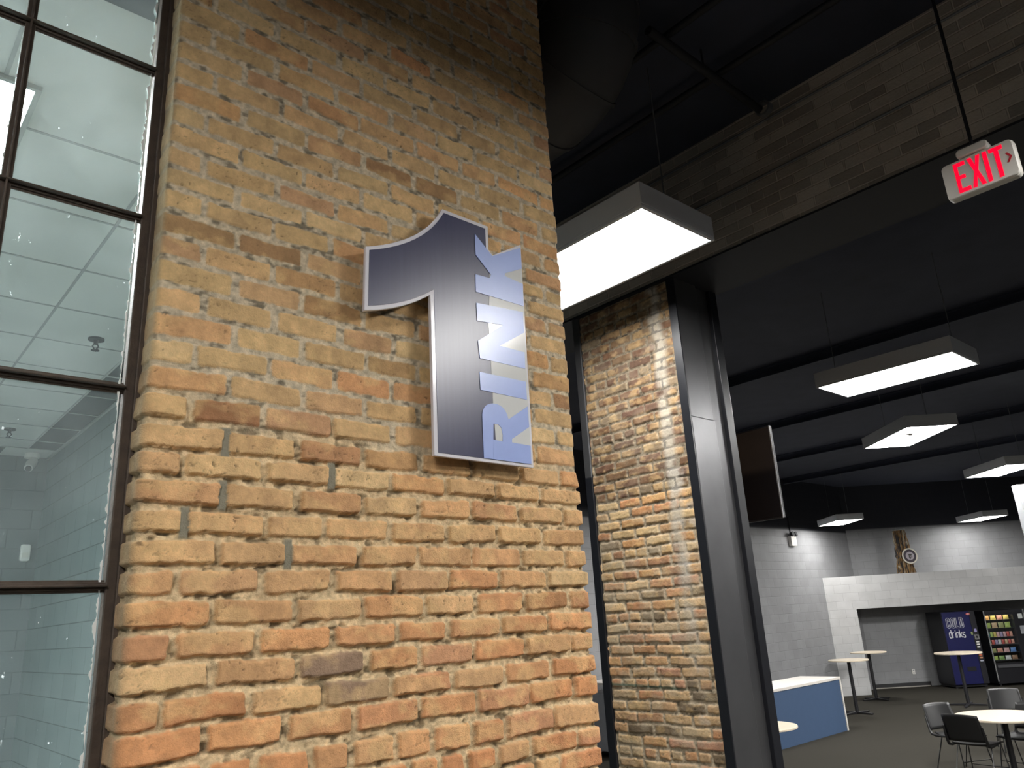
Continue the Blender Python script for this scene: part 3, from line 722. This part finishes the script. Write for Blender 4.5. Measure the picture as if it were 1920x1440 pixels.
# ------------------------------------------------------------------ steel jambs
def jamb(name, label, loc): return thing(name, label, 'steel column', loc)
ZJ = EYE+2.2
j = jamb('steel_column', 'wide black steel jamb right of the mottled brick pillar', (QX, 2.82, 0))
def lb(mb, x0, x1, y0, y1, z0, z1): mb.box(x0-QX, x1-QX, y0-2.82, y1-2.82, z0, z1)
b_ = MB(); lb(b_, 4.095, 4.36, 2.79, 2.848, 0, EYE+1.20); bevel(b_.build('lower_casing', M['sheet'], j), .004)
b_ = MB(); lb(b_, 4.100, 4.35, 2.795, 2.846, EYE+1.20, ZJ); bevel(b_.build('upper_casing', M['sheet'], j), .004)
b_ = MB(); lb(b_, 4.085, 4.095, 2.792, 2.854, 0, ZJ); b_.build('front_flange', M['black_steel'], j)
b_ = MB(); lb(b_, 4.352, 4.52, 2.815, 2.846, 0, ZJ); b_.build('web', M['sheet'], j)
b_ = MB(); lb(b_, 4.50, 4.585, 2.785, 2.846, 0, ZJ); bevel(b_.build('rear_flange', M['black_steel'], j), .003)
j = jamb('steel_column', 'slim black steel jamb left of the mottled brick pillar', (QX, 3.72, 0))
def lb2(mb, x0, x1, y0, y1, z0, z1): mb.box(x0-QX, x1-QX, y0-3.72, y1-3.72, z0, z1)
b_ = MB(); lb2(b_, 4.085, 4.12, 3.692, 3.757, 0, EYE+.95); bevel(b_.build('lower_casing', M['black_steel'], j), .003)
b_ = MB(); lb2(b_, 4.088, 4.12, 3.694, 3.76, EYE+.95, ZJ); bevel(b_.build('upper_casing', M['sheet'], j), .006)
b_ = MB(); lb2(b_, 4.12, 4.58, 3.694, 3.75, 0, ZJ); b_.build('inner_casing', M['black_steel'], j)

# ------------------------------------------------------------------ television
tv = thing('television', 'switched-off flat television hung beyond the black steel jamb', 'television', (5.2, 3.48, EYE+.60), -PI/2)
bevel(MB().box(-.61, .61, 0, .03, 0, .69).build('casing', M['black_metal'], tv), .006)
MB().box(-.598, .598, -.004, 0, .014, .678).build('screen', M['screen'], tv)
b_ = MB(); b_.box(.603, .611, -.005, .003, 0, .69); b_.build('side_bezel', M['bezel'], tv)
b_ = MB(); b_.box(-.2, .2, .03, .09, .15, .55); b_.cyl((0, .08, .4), (0, .08, 3.07-.6), .03, n=12); b_.build('ceiling_mount', M['black_metal'], tv)

# ------------------------------------------------------------------ counter
ct = thing('reception_counter', 'slate blue counter with an off-white waterfall top', 'counter', (12.6, 7.8, 0))
bevel(MB().box(-2.0, 1.92, -.40, .40, .87, .915).build('countertop', M['white_top'], ct), .003)
bevel(MB().box(1.88, 1.92, -.40, .40, 0, .87).build('end_panel', M['white_top'], ct), .003)
MB().box(-2.0, 1.88, -.385, .37, .0, .87).build('blue_front', M['blue_panel'], ct)

# ------------------------------------------------------------------ tables
def round_table(name, label, cat, loc, r, h, rz, group=None):
    t = thing(name, label, cat, loc, rz, group)
    MB().lathe([(.0001, h-.027), (r-.005, h-.027), (r, h-.023), (r, h-.004), (r-.004, h), (.0001, h)], 56).build('tabletop', M['laminate'], t)
    p = MB(); p.cyl((0, 0, .03), (0, 0, h-.03), .036, n=20); p.build('post', M['black_metal'], t)
    MB().box(-.17, .17, -.17, .17, h-.04, h-.033).build('top_plate', M['black_metal'], t)
    for k in range(4):
        a = PI/2*k; rot = Matrix.Rotation(a, 4, 'Z'); b = MB()
        vs = [(0, -.033, .045), (0, .033, .045), (0, -.033, .012), (0, .033, .012), (r*.92, -.024, .028), (r*.92, .024, .028), (r*.92, -.024, .01), (r*.92, .024, .01)]
        b.add([rot @ Vector(v) for v in vs], [(0, 1, 5, 4), (2, 6, 7, 3), (0, 4, 6, 2), (1, 3, 7, 5), (4, 5, 7, 6), (0, 2, 3, 1)])
        f_ = rot @ Vector((r*.88, 0, 0)); b.cyl((f_.x, f_.y, 0), (f_.x, f_.y, .012), .02, n=10)
        b.build('foot', M['black_metal'], t)
    return t
g1 = 'tall bar tables'
round_table('bar_table', 'tall round bar table in front of the blue drinks machine', 'table', on_z(1817, 1323, 0), .46, 1.06, .2, g1)
round_table('bar_table', 'tall round bar table nearest the blue counter', 'table', on_z(1608, 1338, 0), .40, 1.06, -.2, g1)
round_table('bar_table', 'tall round bar table at the corner of the alcove, behind another', 'table', on_z(1644, 1312, 0), .40, 1.06, -.42, g1)
LT = on_z(1880, 1341, .74); LT.z = 0
round_table('cafe_table', 'low round pale table with black chairs at the lower right', 'table', LT, .56, .74, .35)
L2 = on_z(1421, 1361, .74); L2.z = 0
round_table('cafe_table', 'low round pale table half hidden by the wide black jamb', 'table', L2, .50, .74, .1)

# ------------------------------------------------------------------ chairs
def make_chair(label, loc, rz):
    t = thing('stacking_chair', label, 'chair', loc, rz, 'black stacking chairs at the low table')
    # local: faces +y
    g = 9
    def shell(fn, nu, nv):
        b = MB(); V = [[fn(u/(nu-1)*2-1, v/(nv-1)) for u in range(nu)] for v in range(nv)]; b.loft(V, False, False, True); return b
    seat = shell(lambda u, v: Vector((u*.225*(1-.06*(2*v-1)**2), -.21+.44*v, .452+.014*u*u-.012*math.sin(v*PI)-.03*max(0, v-.8)**1.5*6+.03*max(0, .12-v)*3)), 11, 11)
    solid(seat.build('seat', M['chair_shell'], t), .014)
    back = shell(lambda u, v: Vector((u*(.235-.02*v), -.235-.10*v-.035*(1-u*u)+.0, .50+.31*v+.012*(1-u*u)*v)), 13, 9)
    bk = solid(back.build('backrest', M['chair_shell'], t), .012)
    for s in (-1, 1):
        a = MB(); a.tube([(s*.222, .02, .445), (s*.232, -.17, .44), (s*.236, -.235, .455), (s*.236, -.262, .50), (s*.234, -.285, .60), (s*.231, -.305, .68)], [.014, .016, .018, .017, .014, .011], 8)
        a.build('side_arm', M['chair_shell'], t)
        fl = MB(); fl.tube([(s*.20, .17, .435), (s*.235, .235, .01)], .0075, 8); fl.cyl((s*.235, .235, 0), (s*.235, .235, .02), .012, n=8); fl.build('leg', M['chair_metal'], t)
        rl = MB(); rl.tube([(s*.20, -.10, .435), (s*.235, -.265, .01)], .0075, 8); rl.cyl((s*.235, -.265, 0), (s*.235, -.265, .02), .012, n=8); rl.build('leg', M['chair_metal'], t)
        MB().tube([(s*.20, -.12, .437), (s*.20, .18, .437)], .007, 6).build('seat_rail', M['chair_metal'], t)
    MB().tube([(-.222, .212, .16), (.222, .212, .16)], .006, 6).build('crossbar', M['chair_metal'], t)
    MB().tube([(-.2, -.1, .435), (.2, -.1, .435)], .007, 6).build('crossbar', M['chair_metal'], t)
    return t
def back_at(xl, yl, xr, yr, zt=.81):
    a = on_z(xl, yl, zt); b = on_z(xr, yr, zt); mid = (a+b)/2; d = b-a
    rz = math.atan2(d.y, d.x)                   # local +x runs left to right seen from behind
    off = Matrix.Rotation(rz, 3, 'Z') @ Vector((0, .335, 0))
    return Vector((mid.x+off.x, mid.y+off.y, 0)), rz
p, rz = back_at(1763, 1339, 1833, 1343)
CH = make_chair('black chair with its back to us, nearest of those at the low table', p, rz)
p = on_z(1769, 1322, .81); p = p+E1*-.01+E2*.2; g = math.atan2(LT.y-p.y, LT.x-p.x)-PI/2-math.radians(8); p = p+Matrix.Rotation(g, 3, 'Z') @ Vector((0, .335, 0)); p.z = 0; rz = g
copy_tree(CH, p, rz, 'black chair half hidden behind the nearest chair, left of the low table')
p = on_z(1888, 1296, .81); copy_tree(CH, (p.x, p.y, 0), math.radians(118), 'black chair standing back from the low table, its top showing above the table edge')
p = on_z(1918, 1380, .45); copy_tree(CH, (p.x, p.y, 0), math.radians(75), 'black chair tucked under the right side of the low table')

# ------------------------------------------------------------------ vending machines
def stroke(mb, pts, w, d=-.003, y=0, closed=False):
    """flat pen stroke in the local xz plane"""
    P = [Vector((p[0], 0, p[1])) for p in pts]; n = len(P)
    L = []; R = []
    for i in range(n):
        if closed: a, b = P[(i-1) % n], P[(i+1) % n]
        else: a, b = P[max(i-1, 0)], P[min(i+1, n-1)]
        t = (b-a).normalized(); nn = Vector((-t.z, 0, t.x))
        k = 1.0
        if (closed or 0 < i < n-1):
            t1 = (P[i]-a).normalized(); k = 1/max(.55, abs(nn.dot(Vector((-t1.z, 0, t1.x)))))
        L.append(P[i]+nn*(w/2*k)); R.append(P[i]-nn*(w/2*k))
    for i in range(n if closed else n-1):
        q = (i+1) % n
        quad = [L[i], L[q], R[q], R[i]]
        mb.prism([v+Vector((0, y, 0)) for v in quad], Vector((0, d, 0)))
vm = thing('drinks_machine', 'tall blue and black machine lettered COLD drinks in the alcove', 'vending machine', far(11.02, 21.0), FROT)
hw, hd_ = .425, .40
bevel(MB().box(-hw, hw, -hd_+.03, hd_, .08, 1.83).build('cabinet', M['vend_side'], vm), .01)
b_ = MB()
for x in (-.36, .36):
    for y in (-.3, .3): b_.cyl((x, y, 0), (x, y, .08), .03, n=10)
b_.box(-hw+.03, hw-.03, -hd_+.06, hd_-.02, .03, .08)
b_.build('feet', M['black_metal'], vm)
dr = bevel(MB().box(-hw+.005, hw-.15, -hd_-.01, -hd_+.03, .09, 1.82).build('blue_door', M['vend_blue'], vm), .012)
sp_ = bevel(MB().box(hw-.148, hw-.003, -hd_-.008, -hd_+.03, .09, 1.82).build('control_strip', M['vend_dark'], vm), .008)
yf = -hd_-.0105
def letter_outline(mb, path, w=.012, closed=False): stroke(mb, path, w, -.002, yf, closed)
def cold_letter(ch, x0, z0, w, h):
    b = MB(); e = .03; th = .035
    if ch == 'C':
        o = [(x0+w, z0+h*.66), (x0+w, z0+h-e), (x0+w-e, z0+h), (x0+e, z0+h), (x0, z0+h-e), (x0, z0+e), (x0+e, z0), (x0+w-e, z0), (x0+w, z0+e), (x0+w, z0+h*.34), (x0+w-th, z0+h*.34), (x0+w-th, z0+th), (x0+th, z0+th), (x0+th, z0+h-th), (x0+w-th, z0+h-th), (x0+w-th, z0+h*.66)]
        letter_outline(b, o, .0065, True)
    elif ch in 'OD':
        o = [(x0+w, z0+h-e), (x0+w-e, z0+h), (x0+(e if ch == 'O' else 0), z0+h), (x0, z0+h-(e if ch == 'O' else 0)), (x0, z0+(e if ch == 'O' else 0)), (x0+(e if ch == 'O' else 0), z0), (x0+w-e, z0), (x0+w, z0+e)]
        o = [p for i, p in enumerate(o) if p != o[i-1]]
        letter_outline(b, o, .0065, True); letter_outline(b, [(x0+th, z0+th), (x0+w-th, z0+th), (x0+w-th, z0+h-th), (x0+th, z0+h-th)], .0065, True)
    else:
        letter_outline(b, [(x0, z0), (x0+w*.9, z0), (x0+w*.9, z0+th), (x0+th, z0+th), (x0+th, z0+h), (x0, z0+h)], .0065, True)
    b.build('letter_'+ch.lower(), M['text_white'], dr)
for i, ch in enumerate('COLD'): cold_letter(ch, -.345+i*.113, 1.43, .092, .25)
def small_letter(ch, x, z, h):
    b = MB(); w = h*.42; s = .018; A = lambda L: stroke(b, [(x+p*w, z+q*h) for p, q in L], s, -.002, yf)
    if ch == 'd': A([(1, 1.55), (1, 0)]); A([(1, 0), (.15, 0), (0, .15), (0, .85), (.15, 1), (1, 1)])
    if ch == 'r': A([(0, 0), (0, 1)]); A([(0, .8), (.3, 1), (.8, 1)])
    if ch == 'i': A([(.3, 0), (.3, 1)]); A([(.3, 1.25), (.3, 1.42)])
    if ch == 'n': A([(0, 0), (0, 1)]); A([(0, 1), (.8, 1), (1, .85), (1, 0)])
    if ch == 'k': A([(0, 0), (0, 1.55)]); A([(0, .5), (.35, .5), (.95, 1)]); A([(.35, .5), (1, 0)])
    if ch == 's': A([(1, .8), (.85, 1), (.15, 1), (0, .85), (0, .6), (.95, .42), (1, .15), (.85, 0), (.15, 0), (0, .2)])
    b.build('letter_'+ch, M['text_white'], dr)
xx = -.325
for ch, adv in zip('drinks', (.078, .066, .044, .078, .078, .07)):
    small_letter(ch, xx, 1.2, .125); xx += adv
b_ = MB(); b_.lathe([(.0001, 0), (.05, 0), (.05, .006), (.0001, .006)], 24)
lg = MB()
n = 28
lg.prism([Vector((.245+.052*math.cos(2*PI*k/n), yf, 1.755+.028*math.sin(2*PI*k/n))) for k in range(n)], d_(-.004)); lg.build('maker_badge', mat('pale_red_badge', (.65, .13, .12), .4), dr)
lg = MB(); lg.prism([Vector((.245+.036*math.cos(2*PI*k/n), yf-.004, 1.755+.012*math.sin(2*PI*k/n))) for k in range(n)], d_(-.002)); lg.build('badge_stripe', mat('pale_badge_stripe', (.72, .5, .45), .4), dr)
MB().box(-.06, .16, yf-.006, yf, .40, .50).build('dispensing_slot', M['black_metal'], dr)
cp = MB(); cp.rbox(hw-.135, hw-.02, -hd_-.022, -hd_-.008, 1.13, 1.25, .012); cp.build('coin_panel', M['chrome'], sp_)
MB().box(hw-.10, hw-.06, -hd_-.026, -hd_-.02, 1.17, 1.22).build('coin_slot', M['black_metal'], cp and sp_)
for i, zz in enumerate((1.06, 1.0, .94)):
    MB().rbox(hw-.12, hw-.045, -hd_-.02, -hd_-.008, zz, zz+.032, .008).build('selection_button', M['white_plastic'], sp_)
for i, (zz, cc) in enumerate(((.80, (.5, .08, .06)), (.74, (.62, .16, .08)), (.68, (.6, .28, .14)), (.61, (.4, .42, .5)))):
    MB().rbox(hw-.12, hw-.045, -hd_-.02, -hd_-.008, zz, zz+.035, .008).build('selection_button', mat('button_tint', cc, .4), sp_)
MB().rbox(hw-.105, hw-.045, -hd_-.014, -hd_-.008, 1.31, 1.39, .01).build('notice_sticker', mat('violet_sticker', (.35, .32, .6), .5), sp_)
MB().rbox(hw-.205, hw-.158, -hd_-.016, -hd_-.0105, 1.25, 1.32, .01).build('notice_sticker', mat('olive_sticker', (.25, .3, .12), .5), dr)

sm = thing('snack_machine', 'black glass-front snack machine at the right edge of the photo', 'vending machine', far(12.18, 21.02), FROT)
sw = .50
b_ = MB(); b_.box(-sw, -sw+.03, -.40, .40, .06, 1.80); b_.box(sw-.27, sw, -.40, .40, .06, 1.80); b_.box(-sw+.03, sw-.27, .10, .40, .06, 1.80); b_.box(-sw+.03, sw-.27, -.40, .10, 1.72, 1.80); b_.box(-sw+.03, sw-.27, -.40, .10, .06, .54)
bevel(b_.build('cabinet', M['vend_side'], sm), .004)
b_ = MB()
for x in (-.42, .42):
    for y in (-.32, .32): b_.cyl((x, y, 0), (x, y, .06), .03, n=10)
b_.build('feet', M['black_metal'], sm)
MB().box(-sw-.012, -sw+.008, -.42, -.40, .12, 1.80).build('corner_trim', M['alu'], sm)
MB().box(sw-.008, sw+.012, -.42, -.40, .12, 1.80).build('corner_trim', M['alu'], sm)
MB().box(-sw+.01, sw-.01, -.41, -.40, 1.73, 1.80).build('top_panel', M['vend_dark'], sm)
def clear_glass():
    mt, nt, b = new_mat('clear_machine_glass'); out = nt.nodes['Material Output']
    tr = nd(nt, 'ShaderNodeBsdfTransparent', Color=(.93, .95, .95, 1)); gl = nd(nt, 'ShaderNodeBsdfGlossy', Roughness=.05)
    m1 = nd(nt, 'ShaderNodeMixShader'); m1.inputs[0].default_value = .05
    nz = nd(nt, 'ShaderNodeTexNoise', Scale=8.0); mp = nd(nt, 'ShaderNodeMapRange'); mp.inputs['To Min'].default_value = .03; mp.inputs['To Max'].default_value = .08
    nt.links.new(nz.outputs['Fac'], mp.inputs['Value']); nt.links.new(mp.outputs[0], m1.inputs[0])
    nt.links.new(tr.outputs[0], m1.inputs[1]); nt.links.new(gl.outputs[0], m1.inputs[2]); nt.links.new(m1.outputs[0], out.inputs['Surface']); return mt
MB().box(-sw+.032, sw-.272, -.395, -.389, .54, 1.68).build('glass_front', clear_glass(), sm)
MB().box(-sw+.032, sw-.272, -.40, -.375, 1.68, 1.72).build('front_lip', M['vend_dark'], sm)
MB().box(-sw+.05, sw-.29, -.365, -.345, 1.70, 1.715).build('light_strip', M['led'], sm)
MB().box(-sw+.05, sw-.2, -.43, -.40, .43, .50).build('delivery_flap', mat('grey_flap', (.07, .07, .075), .4), sm)
MB().rbox(sw-.15, sw-.04, -.412, -.40, 1.57, 1.69, .01).build('display_panel', mat('pale_display', (.6, .62, .6), .4), sm)
MB().rbox(sw-.16, sw-.04, -.408, -.40, 1.2, 1.4, .01).build('keypad', M['grey_metal'], sm)
shelf_z = [1.575, 1.375, 1.16, .985, .79, .61]
words = ['top', 'second', 'third', 'fourth', 'fifth', 'bottom']; ordn = ['first', 'second', 'third', 'fourth', 'fifth', 'sixth', 'seventh', 'eighth', 'ninth']
for zz in shelf_z: MB().box(-sw+.032, sw-.272, -.36, .09, zz-.02, zz-.004).build('shelf', M['vend_dark'], sm)
CO = {'orange': (.85, .42, .14), 'yellow': (.82, .6, .16), 'tan': (.75, .5, .3), 'salmon': (.78, .36, .26), 'lime': (.5, .62, .16), 'green': (.3, .45, .15), 'olive': (.42, .42, .18),
      'red': (.62, .1, .08), 'pink': (.75, .45, .45), 'white': (.72, .7, .68), 'blue': (.16, .3, .62), 'brown': (.35, .2, .12), 'violet': (.42, .33, .5), 'grey': (.45, .45, .45), 'teal': (.15, .45, .5)}
ITEMS = [['orange', 'yellow', 'salmon', 'yellow'], ['lime', 'tan', 'olive', 'lime'], ['teal', 'lime', 'yellow', 'pink', 'violet', 'pink', 'red', 'salmon'],
         ['tan', 'red', 'violet', 'white', 'red', 'tan', 'red', 'salmon'], ['olive', 'salmon', 'pink', 'blue'], ['lime', 'green', 'white', 'brown']]
HT = [.13, .13, .12, .105, .10, .095]
SMAT = {k: mat('snack_wrap_'+k, v, .35, var=.35, scale=45) for k, v in CO.items()}
def pillow(w, h, d):
    b = MB(); R = []; nu, nv = 14, 8
    for j in range(nv+1):
        v = j/nv; th = d*math.sin(PI*min(max(v, .04), .96))**.55; R.append([(w/2*math.cos(2*PI*k/nu)*(1-.06*math.sin(v*PI)), th/2*math.sin(2*PI*k/nu), v*h) for k in range(nu)])
    b.loft(R, True, sm=True); return b
SP = far(12.18, 21.02)
for r, row in enumerate(ITEMS):
    n = len(row); x0, x1 = -sw+.045, sw-.29; pit = (x1-x0)/n; protos = {}
    for k, cn in enumerate(row):
        lx = x0+pit*(k+.5); rot = Matrix.Rotation(FROT, 3, 'Z'); p = SP+rot @ Vector((lx, -.26, 0))
        b_ = pillow(pit*.86, HT[r], .05 if n < 6 else .035)
        nm = 'snack_bag' if n < 6 else 'candy_packet'
        o = b_.build(nm, SMAT[cn], loc=(p.x, p.y, shelf_z[r]-.004), rz=FROT)
        tag(o, f"{cn} {nm.replace('_', ' ')}, {ordn[k]} from the left on the {words[r]} shelf of the snack machine", 'snack', 'snacks in the vending machine')

# ------------------------------------------------------------------ totem on the beam
tt = thing('carved_totem', 'bark-covered log totem with a round badge, standing on the alcove beam', 'sculpture', far(10.12, 20.95, 2.84), FROT)
lg = MB(); rng = random.Random(4); n = 44; rings = []
for j in range(13):
    v = j/12; zz = v*1.12; rad = .21*(1-.28*v)
    rings.append([((rad*(.82+.36*rng.random()*(1 if k % 2 else .4)))*math.cos(2*PI*k/n), (rad*(.82+.36*rng.random()*(1 if k % 2 else .4)))*math.sin(2*PI*k/n), zz) for k in range(n)])
lg.loft(rings, True)
def bark_mat():
    mt, nt, b = new_mat('streaked_bark'); tc = nd(nt, 'ShaderNodeTexCoord'); mp = nd(nt, 'ShaderNodeMapping'); mp.inputs['Scale'].default_value = (22, 22, 3.0); nt.links.new(tc.outputs['Object'], mp.inputs['Vector'])
    nz = nd(nt, 'ShaderNodeTexNoise', Scale=1.0, Detail=3.0); nt.links.new(mp.outputs[0], nz.inputs['Vector']); cr = nd(nt, 'ShaderNodeValToRGB')
    el = cr.color_ramp.elements; el[0].position = .42; el[0].color = (.012, .01, .01, 1); el[1].position = .66; el[1].color = (.42, .38, .28, 1)
    for p, c in ((.47, (.03, .02, .015, 1)), (.52, (.33, .18, .05, 1)), (.58, (.12, .07, .035, 1))):
        q = el.new(p); q.color = c
    nt.links.new(nz.outputs['Fac'], cr.inputs[0]); nt.links.new(cr.outputs[0], b.inputs['Base Color']); b.inputs['Roughness'].default_value = .6; return mt
lg.build('log', bark_mat(), tt)
MB().lathe([(.0001, 1.12), (.155, 1.12), (.17, 1.14), (.15, 1.17), (.0001, 1.18)], 24).build('cap', mat('dusty_grey_cap', (.3, .32, .31), .8, var=.4), tt)
def disc(name, r0, r1, y, cx, cz, mt, th=.012, n=40):
    b = MB(); A = [(cx+r1*math.cos(2*PI*k/n), y, cz+r1*math.sin(2*PI*k/n)) for k in range(n)]
    if r0 <= 0: b.prism(A, d_(-th))
    else:
        B = [(cx+r0*math.cos(2*PI*k/n), y, cz+r0*math.sin(2*PI*k/n)) for k in range(n)]
        A2 = [(p[0], y-th, p[2]) for p in A]; B2 = [(p[0], y-th, p[2]) for p in B]; b.loft([A, A2, B2, B, A], False)
    return b.build(name, mt, tt)
bx, bz = .055, .44
disc('badge_plate', 0, .185, -.205, bx, bz, mat('dark_plum_badge', (.03, .018, .03), .4))
disc('badge_rim', .168, .2, -.212, bx, bz, mat('cream_rim', (.7, .66, .56), .5))
disc('badge_centre', 0, .105, -.218, bx, bz, mat('lilac_grey_centre', (.42, .38, .42), .5))
e = MB()
for pts_ in ([(-.05, .02), (-.015, .05), (.03, .045), (.06, .02), (.03, .005), (-.01, .0)], [(-.035, -.01), (.0, -.005), (.02, -.05), (-.005, -.085), (-.03, -.06)], [(.035, -.005), (.055, -.01), (.045, -.05), (.028, -.04)]):
    e.prism([Vector((bx+a, -.23, bz+c0)) for a, c0 in pts_], d_(-.004))
e.build('badge_emblem', mat('dark_emblem', (.05, .045, .04), .5), tt)

# ------------------------------------------------------------------ small wall things, post, cabinet
t = thing('emergency_light', 'small white emergency light high on the grey block wall', 'wall light', (18.163, 9.936, EYE+1.50))
bevel(MB().rbox(-.13, .13, -.09, 0, -.13, .13, .03).build('body', M['white_plastic'], t))
for s in (-1, 1): MB().cyl((s*.07, -.06, .15), (s*.08, -.14, .17), .05, .06, 14).build('lamp_head', M['pipe'], t)
MB().cyl((0, -.02, .13), (0, -.015, .6), .012, n=8).build('conduit', M['pipe'], t)
po = far(10.108, 21.66, EYE-1.878)
t = thing('wall_outlet', 'white outlet plate low on the alcove wall', 'outlet', po, FROT)
bevel(MB().box(-.04, .04, -.012, 0, -.065, .065).build('plate', M['white_plastic'], t), .003)
for zz in (-.03, .03): MB().box(-.014, .014, -.015, -.011, zz-.014, zz+.014).build('socket', M['grey_metal'], t)
t = thing('wall_box', 'grey box with a white side on the far wall, seen left of the slim jamb', 'wall box', (11.0, 9.93, EYE+1.23))
bevel(MB().box(-.10, .03, -.10, 0, -.17, .17).build('body', M['grey_metal'], t), .005); MB().box(.03, .10, -.10, 0, -.15, .02).build('white_panel', M['white_plastic'], t)
wp = on_z(0, 0, EYE+1) if False else far(0, 0)
q = ray(1905.5, 893); tq = 13/(q.dot(E2)); P0 = q*tq
t = thing('white_post', 'square white post at the right edge of the photo under a box light', 'post', (P0.x, P0.y, 0), FROT)
bevel(MB().box(-.075, .075, -.075, .075, 0, EYE+1.70).build('shaft', M['white_paint'], t), .004)
MB().box(-.09, .09, -.09, .09, 0, .12).build('base', M['white_paint'], t)
cb = thing('storage_cabinet', 'pale grey cabinet on castors glimpsed left of the slim jamb', 'cabinet', (10.75, 9.45, 0))
bevel(MB().box(-.55, .55, -.32, .32, .1, 1.0).build('body', M['grey_metal'], cb), .01)
for s in (-1, 1):
    b_ = MB(); b_.cyl((s*.47, -.26, .0), (s*.47, -.26, .0001), .01, n=6); b_.cyl((s*.47-.02, -.26, .05), (s*.47+.02, -.26, .05), .05, n=14); b_.box(s*.47-.03, s*.47+.03, -.29, -.23, .06, .1); b_.build('castor', M['black_metal'], cb)
MB().box(-.54, -.02, -.325, -.319, .12, .97).build('door', M['grey_metal'], cb); MB().box(.02, .54, -.325, -.319, .12, .97).build('door', M['grey_metal'], cb)
b_ = MB(); b_.box(-.65, .65, -.36, .34, 1.13, 1.17); o = b_.build('top_shelf', M['white_top'], cb)
b_ = MB(); [b_.box(x-.02, x+.02, y-.02, y+.02, 1.0, 1.13) for x in (-.5, .5) for y in (-.25, .25)]; b_.build('shelf_support', M['black_metal'], cb)

# ------------------------------------------------------------------ world and view
wd = bpy.data.worlds.new('room_dark'); SC.world = wd; wd.use_nodes = True
wd.node_tree.nodes['Background'].inputs[0].default_value = (.4, .45, .55, 1); wd.node_tree.nodes['Background'].inputs[1].default_value = .0
vs = SC.view_settings; vs.view_transform = 'Standard'; vs.look = 'None'; vs.exposure = 1.15; vs.gamma = 1; vs.use_curve_mapping = False
